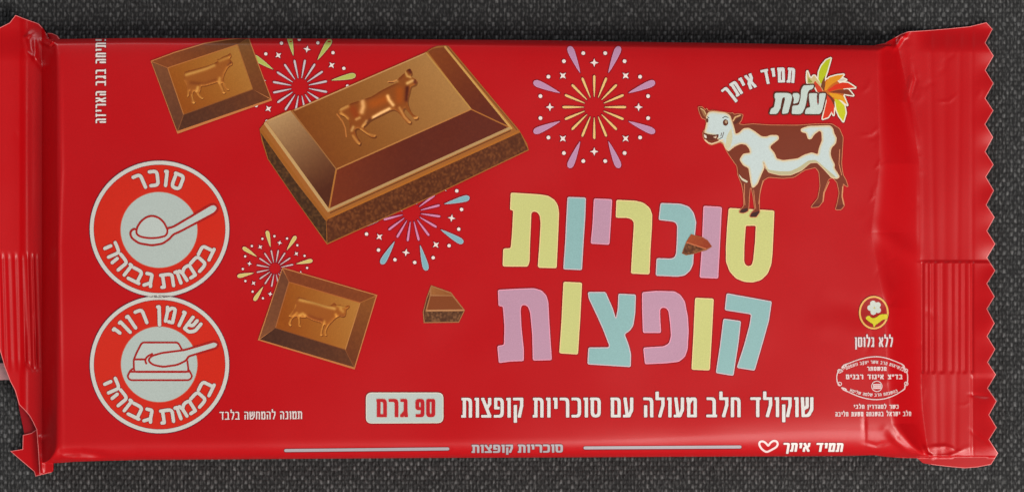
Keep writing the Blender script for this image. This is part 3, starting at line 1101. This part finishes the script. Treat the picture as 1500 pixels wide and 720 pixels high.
big.append((cowb, relief(cowb, 5.0, (134, 72, 20), 84, (-.45, -.85), [
    (ck((262, 300), (268, 340), (256, 380)), 3.8, (92, 102, 108)), (ck((452, 262), (462, 290), (492, 328)), 2.6, (110, 124, 130)), (ck((345, 420), (400, 388), (464, 356)), 2.4, (112, 130, 140)),
    (ck((98, 362), (150, 336)), 2.8, (66, 78, 72)), (ck((100, 390), (150, 430)), 2.2, (56, 62, 54)), (ck((180, 520), (192, 494)), 2.2, (60, 76, 80)), (ck((215, 436), (240, 424)), 2.0, (60, 76, 80)),
    (ck((262, 490), (292, 448)), 2.0, (60, 70, 70)), (ck((600, 165), (640, 145)), 2.4, (84, 104, 104)), (ck((584, 80), (600, 112), (625, 120)), 1.8, (66, 84, 80)), (ck((500, 160), (526, 150)), 2.0, (54, 66, 66)),
    (ck((540, 350), (580, 420), (618, 458)), 2.0, (56, 62, 60)), (ck((655, 426), (678, 420)), 2.2, (60, 66, 60)), (ck((190, 560), (236, 620)), 2.0, (50, 56, 50)), (ck((250, 512), (300, 545), (360, 558)), 2.0, (46, 52, 46)),
    (ck((190, 360), (210, 400)), 6.0, (6, -12, -14)), (ck((340, 320), (420, 290)), 7.0, (26, 8, -10)), (ck((540, 220), (540, 290)), 6.0, (22, 4, -12)),
    (ck((600, 200), (594, 290)), 3.0, (-60, -52, -20)), (ck((616, 66), (628, 86)), 2.6, (-56, -48, -14)), (ck((655, 150), (664, 166)), 2.4, (-50, -46, -14)), (ck((575, 362), (634, 440)), 1.8, (-64, -48, -16)), (ck((300, 460), (322, 440)), 2.4, (-64, -48, -16)),
    (ck((212, 520), (244, 592)), 1.8, (-60, -46, -14)), (ck((350, 430), (470, 372)), 1.6, (-50, -40, -12))])))
big.append((stroke(ck((70, 398), (112, 452), (132, 500), (140, 566)), 2.0), (176, 112, 58)))
big.append((stroke(ck((456, 154), (492, 154), (518, 142)), 2.2), (196, 136, 86)))
big.append((stroke(ck((460, 159), (494, 160)), 1.4), (104, 46, 16)))
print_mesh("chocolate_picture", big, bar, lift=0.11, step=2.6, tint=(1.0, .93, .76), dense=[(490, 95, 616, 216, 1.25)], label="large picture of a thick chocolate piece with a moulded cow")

cs = crop(200, 40, 4.5)
ck1 = crop(250, 60, 6.545)
LINE = (186, 122, 82)
cow1 = soft(ck1((125, 310), (145, 290), (250, 265), (340, 240), (410, 215), (450, 195), (430, 180), (470, 172), (500, 150), (545, 135), (575, 112), (582, 150), (562, 168), (592, 200), (590, 230), (560, 242), (538, 270), (518, 310), (504, 350), (512, 390), (540, 440), (568, 468), (540, 476), (515, 445), (496, 405), (488, 405), (510, 470), (532, 494), (510, 510), (490, 502), (470, 445), (450, 395), (400, 412), (330, 432), (290, 432), (288, 470), (272, 500), (300, 538), (324, 548), (300, 560), (268, 540), (240, 492), (218, 482), (207, 520), (217, 560), (242, 588), (222, 606), (195, 592), (190, 530), (182, 472), (177, 520), (155, 547), (163, 480), (150, 420), (122, 370)), 2)
small1 = [
    (cs((93, 222), (250, 163), (450, 103), (600, 78), (740, 66), (893, 482), (270, 702)), LINE),
    (cs((100, 226), (250, 170), (450, 110), (600, 85), (735, 72), (665, 115), (205, 268)), grad(cs((200, 200))[0], (126, 66, 30), cs((700, 80))[0], (104, 56, 20), 5)),
    (cs((100, 230), (205, 268), (310, 575), (268, 685)), grad(cs((130, 240))[0], (118, 72, 48), cs((290, 640))[0], (96, 56, 40), 5)),
    (cs((310, 575), (765, 410), (884, 476), (272, 690)), grad(cs((320, 600))[0], (78, 42, 26), cs((860, 470))[0], (100, 52, 24), 6)),
    (cs((665, 115), (737, 74), (884, 470), (765, 410)), grad(cs((700, 100))[0], (122, 80, 40), cs((820, 430))[0], (108, 56, 22), 5)),
    (cs((205, 268), (665, 115), (765, 410), (310, 575)), grad(cs((300, 500))[0], (142, 76, 8), cs((660, 150))[0], (168, 120, 60), 3)),
]
for a, b, w, c in [((205, 268), (665, 115), 1.3, (176, 112, 62)), ((205, 268), (310, 575), 1.3, (172, 112, 66)), ((665, 115), (765, 410), 1.3, (160, 104, 54)), ((310, 575), (765, 410), 1.2, (130, 76, 36)),
                   ((100, 226), (205, 268), 1.1, (158, 96, 58)), ((310, 575), (270, 690), 1.0, (130, 82, 54)), ((270, 688), (880, 478), 1.8, (190, 122, 76))]:
    small1.append((stroke(cs(a, b), w), c))
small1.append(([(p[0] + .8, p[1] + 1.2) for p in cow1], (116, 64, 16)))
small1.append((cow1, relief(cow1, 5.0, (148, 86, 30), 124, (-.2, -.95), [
    (ck1((150, 325), (250, 295), (345, 265), (415, 235)), 2.4, (48, 62, 56)), (ck1((470, 190), (550, 160)), 2.4, (34, 42, 34)), (ck1((260, 445), (250, 480)), 2.2, (56, 66, 56)), (ck1((470, 360), (465, 395)), 2.4, (46, 54, 44)),
    (ck1((470, 410), (512, 500)), 1.5, (34, 40, 32)), (ck1((205, 520), (222, 596)), 1.5, (38, 44, 34)), (ck1((262, 510), (308, 552)), 1.4, (34, 40, 30)), (ck1((512, 400), (556, 470)), 1.4, (30, 36, 26)), (ck1((165, 480), (160, 536)), 1.4, (34, 38, 30)),
    (ck1((200, 400), (330, 415), (430, 380)), 3.0, (-22, -20, -12)), (ck1((575, 210), (550, 235)), 1.6, (-44, -36, -12))])))
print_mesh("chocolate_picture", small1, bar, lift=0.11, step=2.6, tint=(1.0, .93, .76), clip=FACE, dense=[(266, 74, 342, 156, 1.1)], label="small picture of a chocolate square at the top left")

cs2 = crop(330, 320, 3.13)
ck2 = crop(410, 420, 9.0)
cow2 = soft(ck2((240, 128), (300, 138), (400, 178), (520, 220), (620, 240), (680, 235), (715, 198), (740, 230), (800, 232), (860, 250), (922, 236), (908, 275), (872, 290), (872, 330), (862, 382), (830, 398), (790, 382), (760, 392), (720, 422), (684, 460), (654, 490), (626, 530), (606, 590), (624, 640), (590, 642), (578, 590), (590, 520), (598, 492), (576, 500), (562, 560), (554, 600), (572, 640), (530, 648), (523, 600), (540, 540), (553, 472), (500, 458), (420, 432), (350, 394), (330, 402), (290, 402), (262, 392), (268, 450), (258, 490), (284, 530), (250, 522), (236, 480), (240, 412), (220, 382), (180, 402), (152, 430), (144, 470), (158, 510), (125, 517), (106, 480), (128, 430), (148, 392), (108, 386), (138, 350), (188, 290), (203, 220), (213, 158)), 2)
small2 = [
    (cs2((262, 223), (697, 349), (593, 690), (149, 556)), LINE),
    (cs2((266, 229), (691, 352), (618, 385), (292, 290)), grad(cs2((300, 260))[0], (120, 58, 26), cs2((680, 350))[0], (124, 62, 26), 5)),
    (cs2((262, 233), (292, 290), (230, 500), (157, 550)), grad(cs2((270, 260))[0], (104, 60, 40), cs2((190, 520))[0], (120, 74, 52), 5)),
    (cs2((230, 500), (550, 600), (590, 680), (158, 553)), grad(cs2((230, 510))[0], (70, 38, 26), cs2((580, 650))[0], (92, 50, 28), 6)),
    (cs2((618, 385), (690, 356), (592, 678), (550, 600)), grad(cs2((650, 380))[0], (130, 76, 32), cs2((580, 640))[0], (104, 52, 22), 5)),
    (cs2((292, 290), (618, 385), (550, 600), (230, 500)), grad(cs2((280, 480))[0], (142, 74, 6), cs2((610, 400))[0], (170, 120, 60), 3)),
]
for a, b, w, c in [((292, 290), (618, 385), 1.4, (166, 96, 48)), ((292, 290), (230, 500), 1.3, (160, 98, 60)), ((618, 385), (550, 600), 1.4, (180, 126, 76)), ((230, 500), (550, 600), 1.1, (124, 68, 30)),
                   ((265, 229), (292, 290), 1.1, (150, 88, 54)), ((157, 555), (592, 684), 1.8, (184, 116, 74)), ((618, 385), (690, 353), 1.0, (160, 100, 54)), ((550, 600), (591, 680), 1.0, (130, 76, 44))]:
    small2.append((stroke(cs2(a, b), w), c))
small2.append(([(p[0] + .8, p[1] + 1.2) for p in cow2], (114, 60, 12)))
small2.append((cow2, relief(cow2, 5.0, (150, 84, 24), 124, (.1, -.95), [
    (ck2((265, 170), (460, 212), (600, 255), (720, 285)), 2.4, (48, 66, 62)), (ck2((760, 250), (850, 262)), 2.2, (40, 52, 44)), (ck2((800, 290), (830, 320)), 2.6, (40, 52, 46)), (ck2((255, 372), (300, 352), (330, 372)), 2.2, (56, 66, 56)),
    (ck2((735, 360), (745, 385)), 2.0, (50, 54, 40)), (ck2((588, 450), (552, 560), (545, 636)), 1.6, (40, 46, 36)), (ck2((640, 500), (598, 570), (606, 632)), 1.5, (34, 40, 30)), (ck2((225, 340), (170, 384)), 1.6, (44, 46, 36)),
    (ck2((145, 430), (126, 476), (142, 508)), 1.5, (44, 48, 38)), (ck2((250, 410), (258, 480), (268, 522)), 1.4, (38, 42, 32)), (ck2((205, 240), (150, 350), (118, 382)), 1.4, (36, 38, 28)),
    (ck2((380, 390), (480, 430), (540, 440)), 3.2, (-26, -26, -12)), (ck2((790, 372), (845, 386)), 1.6, (-44, -36, -12))])))
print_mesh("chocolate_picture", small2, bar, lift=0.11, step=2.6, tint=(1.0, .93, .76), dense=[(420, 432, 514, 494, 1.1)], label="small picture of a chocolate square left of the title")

c5 = crop(530, 250, 3.0)
print_mesh("chocolate_crumb_picture", [
    (c5((304, 502), (392, 533), (453, 612), (427, 666), (272, 668), (268, 620), (284, 558)), (160, 104, 62)),
    (c5((306, 508), (390, 538), (398, 546), (305, 544)), grad(c5((310, 510))[0], (152, 92, 44), c5((390, 545))[0], (138, 78, 34), 4)),
    (c5((302, 550), (397, 550), (445, 608), (287, 610)), (124, 60, 22)),
    (c5((279, 618), (447, 616), (425, 662), (276, 664)), rough_col((92, 54, 28), 30)),
    (c5((272, 620), (286, 562), (300, 530), (296, 556), (280, 612), (275, 660)), (84, 44, 22)),
    (stroke(c5((286, 613), (448, 611)), 1.6), (184, 128, 84))], bar, lift=0.09, step=2.4, label="crumb of chocolate below the large piece")
c6 = crop(990, 330, 12.0)
print_mesh("chocolate_crumb_picture", [
    (c6((270, 148), (320, 166), (470, 203), (562, 260), (638, 370), (540, 434), (430, 464), (300, 504), (180, 524), (106, 492), (130, 420), (185, 280)), (150, 88, 50)),
    (c6((272, 160), (320, 174), (468, 212), (556, 266), (628, 368), (530, 408), (190, 288)), grad(c6((300, 160))[0], (152, 66, 24), c6((600, 370))[0], (142, 48, 18), 5)),
    (c6((185, 310), (515, 412), (300, 492), (180, 512), (116, 488), (140, 420)), rough_col((98, 52, 22), 30)),
    (stroke(c6((188, 298), (520, 406)), 1.8), (186, 100, 60))], bar, lift=0.10, step=2.2, label="crumb of chocolate lying over two title letters")

# ---- cow picture
cc = crop(1010, 140, 3.79)
cow_out = soft(cc((48, 64), (70, 62), (88, 82), (96, 70), (102, 86), (130, 84), (200, 94), (226, 100), (240, 96), (248, 106), (270, 102), (297, 106), (288, 138), (272, 158), (300, 164), (350, 158), (450, 165), (600, 166), (700, 159), (790, 158), (832, 184), (852, 232), (848, 300), (843, 380), (852, 440), (868, 468), (880, 506), (866, 500), (853, 486), (852, 500), (848, 560), (860, 608), (842, 632), (810, 632), (820, 602), (832, 540), (820, 482), (796, 455), (772, 462), (742, 540), (738, 590), (716, 617), (674, 620), (688, 602), (714, 570), (726, 500), (720, 425), (700, 398), (640, 412), (580, 452), (520, 458), (440, 452), (412, 467), (397, 510), (387, 560), (387, 630), (391, 645), (370, 674), (334, 673), (340, 655), (363, 630), (354, 560), (345, 512), (336, 512), (331, 560), (329, 612), (326, 640), (300, 652), (274, 648), (285, 632), (303, 612), (300, 540), (290, 490), (270, 442), (264, 390), (238, 355), (205, 305), (190, 270), (172, 258), (140, 268), (118, 274), (95, 258), (78, 236), (75, 206), (90, 180), (95, 150), (90, 132), (70, 126), (56, 96)), 2)
BROWN = (116, 46, 24)
WHT = (190, 202, 200)
patch = soft(cc((106, 94), (130, 90), (200, 98), (224, 112), (236, 150), (246, 180), (254, 216), (276, 210), (300, 185), (330, 182), (360, 200), (400, 230), (430, 231), (447, 222), (490, 222), (495, 240), (470, 260), (450, 275), (445, 290), (470, 320), (482, 352), (520, 362), (600, 352), (640, 330), (680, 318), (714, 330), (722, 290), (738, 250), (735, 200), (720, 192), (690, 215), (675, 240), (660, 240), (650, 207), (622, 200), (620, 186), (660, 172), (780, 168), (796, 185), (800, 210), (815, 235), (810, 265), (785, 290), (780, 320), (785, 345), (805, 385), (800, 400), (832, 450), (820, 460), (790, 455), (750, 410), (710, 370), (670, 372), (620, 415), (560, 440), (500, 440), (440, 425), (426, 400), (410, 365), (414, 400), (400, 430), (375, 490), (350, 512), (342, 480), (335, 430), (330, 400), (300, 385), (280, 355), (300, 325), (340, 320), (335, 295), (315, 270), (285, 265), (250, 280), (216, 308), (200, 290), (190, 262), (160, 246), (150, 222), (100, 212), (84, 206), (92, 182), (98, 150), (94, 120)), 2.4)


def white_coat(x, y):
    d = np.minimum(poly_dist(x, y, cow_out), poly_dist(x, y, patch) * 1.6)
    t = np.exp(-(d / 2.6) ** 2)[:, None]
    return np.array(WHT, float) * (1 - t) + np.array((206, 188, 150.)) * t


cowp = [
    (offset(cow_out, 0.8), (206, 124, 84)), (cow_out, BROWN), (offset(patch, 0.9), (218, 180, 140)), (patch, white_coat),
    (soft(cc((412, 395), (440, 412), (500, 420), (560, 420), (610, 396), (660, 360), (700, 356), (740, 390), (800, 440), (815, 455), (790, 453), (750, 408), (710, 370), (670, 372), (620, 415), (560, 440), (500, 440), (440, 425)), 3), (182, 172, 134)),
    (soft(cc((205, 230), (220, 200), (232, 180), (240, 230), (230, 280), (215, 300), (200, 285)), 3), (196, 190, 156)),
    (soft(cc((80, 206), (104, 214), (140, 218), (164, 214), (158, 236), (130, 250), (98, 246), (84, 234)), 2), (92, 38, 22)),
    (soft(cc((79, 214), (94, 222), (96, 238), (84, 234)), 1.4), (216, 206, 190)), (soft(cc((130, 232), (152, 222), (148, 238)), 1.2), (206, 176, 150)),
    (stroke(cc((86, 246), (104, 262), (124, 268), (160, 256), (186, 246)), 1.8), (224, 190, 150)), (stroke(cc((158, 244), (182, 232), (190, 204)), 1.0), (70, 34, 22)), (stroke(cc((174, 226), (178, 208)), 1.0), (70, 34, 22)),
    (ellipse(*cc((200, 150))[0], 4.0, 4.8, 20), (92, 44, 24)), (ellipse(*cc((203, 146))[0], 1.9, 2.3, 14), (170, 140, 110)), (stroke(cc((184, 124), (198, 116), (214, 122)), 1.2), (60, 50, 44)),
    (ellipse(*cc((98, 138))[0], 1.9, 3.4, 14), (92, 44, 24)), (stroke(cc((100, 118), (108, 124)), 1.1), (60, 50, 44)),
    (soft(cc((60, 72), (74, 74), (88, 100), (92, 122), (78, 112)), 1.6), (150, 100, 62)), (stroke(cc((62, 72), (80, 82), (92, 104)), 1.3), (206, 170, 120)),
    (stroke(cc((242, 140), (254, 120), (282, 110)), 2.0), (206, 160, 110)), (soft(cc((240, 155), (262, 130), (290, 112), (280, 140), (256, 160)), 1.6), (88, 36, 20)),
    (soft(cc((274, 434), (290, 456), (326, 476), (318, 484), (292, 470), (278, 450)), 1.5), (206, 196, 170)),
    (stroke(cc((834, 300), (830, 380), (845, 440)), 1.0), (206, 130, 90)), (stroke(cc((775, 478), (748, 540), (742, 588)), 1.2), (206, 140, 96)), (stroke(cc((850, 505), (846, 560), (856, 604)), 1.2), (206, 140, 96)),
    (stroke(cc((306, 490), (304, 560), (308, 606)), 1.0), (196, 124, 84)), (stroke(cc((356, 524), (362, 580), (368, 628)), 1.0), (190, 118, 80)), (stroke(cc((408, 472), (394, 520), (384, 600)), 1.0), (196, 124, 84)),
    (soft(cc((276, 646), (288, 632), (322, 622), (324, 640), (300, 650)), 1.3), (58, 26, 22)), (soft(cc((336, 671), (346, 652), (386, 640), (389, 648), (370, 672)), 1.3), (58, 26, 22)),
    (soft(cc((676, 618), (694, 602), (728, 598), (716, 615)), 1.3), (104, 34, 24)), (soft(cc((812, 630), (822, 608), (854, 604), (842, 630)), 1.3), (104, 34, 24)),
]
print_mesh("cow_picture", cowp, bar, lift=0.11, step=1.8, label="printed brown and white cow standing on the title")

# ---- brand emblem
ce = crop(1120, 80, 6.545)
emb = pivot("brand_emblem", 1190, 135, bar)
LEAF = [
    (((530, 350), (560, 290), (590, 240), (640, 225), (700, 255), (745, 300), (770, 360), (740, 430), (680, 440), (650, 470), (600, 430), (560, 400)), (190, 92, 22)),
    (((410, 160), (430, 215), (450, 230), (466, 205), (480, 202), (500, 232), (535, 275), (562, 352), (515, 362), (470, 290), (410, 274), (405, 220)), (196, 176, 120)),
    (((420, 215), (438, 240), (462, 262), (440, 272), (416, 268)), (142, 142, 62)),
    (((470, 275), (484, 252), (540, 315), (560, 355), (510, 365)), (196, 58, 30)),
    (((635, 35), (590, 55), (545, 110), (520, 170), (515, 235), (540, 285), (578, 225), (600, 160)), (176, 184, 26)),
    (((578, 205), (548, 265), (538, 310), (570, 348), (580, 290)), (112, 58, 22)),
    (((588, 262), (620, 220), (690, 200), (760, 192), (720, 240), (640, 288), (590, 345), (576, 342)), (212, 136, 20)),
    (((705, 250), (750, 228), (785, 243), (740, 255)), (196, 188, 170)),
    (((606, 340), (680, 288), (745, 268), (800, 272), (872, 318), (800, 322), (700, 332), (620, 356)), (206, 44, 12)),
    (((612, 362), (700, 338), (800, 332), (822, 355), (852, 393), (800, 385), (720, 370)), (122, 48, 22)),
    (((612, 366), (700, 377), (760, 402), (794, 486), (740, 442), (680, 422), (640, 402)), (216, 146, 22)),
    (((668, 420), (720, 440), (766, 490), (778, 560), (755, 642), (715, 590), (690, 530), (680, 470)), (190, 190, 28)),
    (((590, 378), (650, 430), (668, 490), (662, 582), (642, 545), (610, 600), (556, 618), (580, 510), (595, 450)), (206, 48, 20)),
    (((588, 372), (640, 400), (670, 440), (674, 515), (656, 470), (636, 430)), (112, 40, 20)),
]
lv = [([offset(soft(ce(*p), 1), 2.7) for p, c in LEAF], (92, 14, 24)), ([offset(soft(ce(*p), 1), 1.8) for p, c in LEAF], (226, 214, 196))]
lv += [(soft(ce(*p), 1.0), c) for p, c in LEAF]
print_mesh("leaf_spray", lv, emb, lift=0.06, step=5, label="spray of green, orange and red leaves")
LOGO = [
    ce((100, 368), (215, 368), (250, 376), (266, 402), (258, 440), (225, 562), (168, 570), (168, 545), (196, 430), (194, 410), (178, 410), (168, 424), (150, 520), (118, 570), (46, 570), (62, 518), (90, 508), (105, 430), (94, 408)),
    ce((275, 370), (322, 370), (336, 386), (334, 420), (320, 462), (272, 474), (284, 422), (266, 394)),
    ce((372, 296), (476, 292), (462, 328), (425, 342), (412, 372), (408, 410), (390, 500), (362, 558), (340, 571), (260, 570), (266, 490), (328, 485), (345, 420), (350, 340)),
    ce((424, 372), (506, 370), (500, 402), (504, 465), (513, 490), (520, 465), (524, 372), (588, 370), (584, 402), (552, 538), (530, 570), (384, 569), (398, 515), (440, 505), (428, 440)),
]
LG = [soft(p, 2.2) for p in LOGO]
print_mesh("emblem_lettering", [([offset(p, 2.0) for p in LG], (84, 38, 24)), (LG, (188, 200, 192))], emb, lift=0.10, step=5, label="pale slanted lettering with a brown outline")

# ---- gluten free mark
cg = crop(1250, 425, 8.0)
fl = [ellipse(*cg((248 + 50 * math.cos(math.radians(-110 + 72 * k)), 202 + 52 * math.sin(math.radians(-110 + 72 * k))))[0], 4.3, 4.3, 16) for k in range(5)]
hand = soft(cg((145, 320), (160, 300), (185, 295), (210, 320), (240, 325), (270, 315), (310, 285), (340, 278), (402, 278), (404, 330), (340, 345), (290, 385), (260, 402), (248, 430), (234, 426), (235, 396), (200, 375), (150, 338)), 2)
gm = print_mesh("gluten_free_mark", [(ellipse(1280, 457.5, 22.6, 25.2), (110, 16, 18)), (ellipse(1280, 457.5, 21.8, 24.4), (222, 168, 88)), (ellipse(1280, 457.5, 19.2, 21.8), (158, 22, 20)),
                                     (fl + [ellipse(*cg((248, 204))[0], 4.6, 4.6, 16)], (196, 202, 192)), (ellipse(*cg((248, 204))[0], 1.6, 1.6, 12), (190, 180, 130)), (offset(hand, .5), (96, 56, 10)), (hand, (206, 192, 40))], bar, step=5,
                label="small round mark of a flower over a yellow hand")
lettering("mark_lettering", lambda g: text_line("ללא גלוטן", 1252, 1308, 493.4, 507.6, 2.4, 1.9, gap=1.3, space=5, grow=g), (214, 196, 196), parent=gm, lift=0.06, outline=0.9, step=5)

# ---- kosher seal
cq = crop(1215, 520, 7.2)
KW = (216, 190, 188)
ring = fillet(cq((185, 90), (300, 46), (400, 20), (500, 11), (600, 26), (700, 64), (760, 90)), 6, closed=False)
ring2 = fillet(cq((190, 380), (300, 430), (400, 458), (500, 467), (600, 454), (700, 414), (770, 370)), 6, closed=False)
left = fillet(cq((130, 150), (92, 165), (80, 200), (76, 240), (84, 290), (112, 318)), 4, closed=False)
right = fillet(cq((800, 150), (822, 190), (826, 240), (822, 286), (792, 326)), 4, closed=False)
ks = []
for p in (ring, ring2, left, right):
    ks += stroke(p, 1.5)
for x, y in ((106, 165), (108, 300), (806, 160), (810, 298)):
    ks += stroke(ellipse(*cq((x, y))[0], 2.6, 2.6, 12), 1.3, closed=True)
for a, b, c in (((185, 90), (150, 104), (132, 128)), ((132, 128), (160, 122), (176, 108)), ((190, 380), (150, 362), (130, 340)), ((130, 340), (165, 350), (178, 362)),
                ((760, 90), (786, 110), (790, 134)), ((770, 120), (790, 134), (800, 150)), ((770, 370), (792, 352), (798, 330))):
    ks += stroke(cq(a, b, c), 1.9)
globe = cq((500, 325))[0]
ks2 = stroke(ellipse(*globe, 7.6, 7.6, 24), 1.2, closed=True)
kos = print_mesh("kosher_seal", [(ks + ks2, KW), ([fillet(cq((460, 300), (545, 300), (545, 352), (460, 352)), 1.2)], KW)] +
                 [(stroke(cq((470, y), (538, y)), 0.7), (190, 70, 76)) for y in (316, 332)], bar, step=5, label="white oval certification seal near the lower right")


def kosher_text(g):
    return (text_line("מנשסתר", 1270, 1298.6, 536.4, 542.4, 1.7, 1.3, gap=.8, grow=g) + text_line('בד"צ איגוד רבנים', 1239, 1322, 547.8, 554.8, 2.1, 1.6, gap=.9, space=5, grow=g)
            + text_arc("בנשיאות הרב אשר יעקב וועסטהיים", 1279, 622, 90, 29, -31, 4.6, 1.05, .85, gap=.7, space=2.4, grow=g)
            + text_arc("בהשגחת הרב שלמה שליטא", 1281, 486, 94, 21.5, -23, 4.4, 1.05, .85, inner=True, gap=.7, space=2.4, grow=g))


lettering("seal_lettering", kosher_text, KW, parent=kos, lift=0.06, outline=0, step=5)
lettering("seal_lettering", lambda g: text_line("כשר למהדרין חלבי", 1250.4, 1316.4, 592, 598, 1.55, 1.2, gap=.8, space=3.4, grow=g)
          + text_line("חלב ישראל בהשגחה משעת חליבה", 1223.6, 1334.7, 602, 608.6, 1.45, 1.2, gap=.9, space=3.4, tilt=-0.006, grow=g), KW, parent=kos, lift=0.06, outline=0, step=5)


# ================================================================== PINK STRIP under the curled seal
def strip_material():
    m = bpy.data.materials.new("pale_pink_paper")
    m.use_nodes = True
    nt = m.node_tree
    b = nt.nodes["Principled BSDF"]
    n = nt.nodes.new("ShaderNodeTexNoise")
    n.inputs["Scale"].default_value = 900
    r = nt.nodes.new("ShaderNodeValToRGB")
    r.color_ramp.elements[0].color = (0.42, 0.20, 0.21, 1)
    r.color_ramp.elements[1].color = (0.55, 0.30, 0.30, 1)
    tc = nt.nodes.new("ShaderNodeTexCoord")
    nt.links.new(tc.outputs["Object"], n.inputs["Vector"])
    nt.links.new(n.outputs[0], r.inputs[0])
    nt.links.new(r.outputs[0], b.inputs["Base Color"])
    b.inputs["Roughness"].default_value = 0.5
    return m


sv, sf = [], []
n = 16
for i in range(n + 1):
    x = -70 + i * (92 / n)
    zz = 0.0009 + 0.0002 * math.sin(i * .5)
    for (dy, dz) in ((531.5 - 0.02 * x, 0), (556 - 0.015 * x, 0), (556 - 0.015 * x, -0.0003), (531.5 - 0.02 * x, -0.0003)):
        X, Y, Z = world_xyz(x, dy, zz + dz)
        sv.append((X, Y, Z))
for i in range(n):
    for k in range(4):
        a, b2 = i * 4 + k, i * 4 + (k + 1) % 4
        sf.append((a, b2, b2 + 4, a + 4))
sf.append((3, 2, 1, 0))
sf.append((n * 4, n * 4 + 1, n * 4 + 2, n * 4 + 3))
ps = plain_mesh("paper_strip", sv, sf, strip_material())
put_label(ps, "pale pink strip poking out from under the curled left end of the red wrapper", "strip")
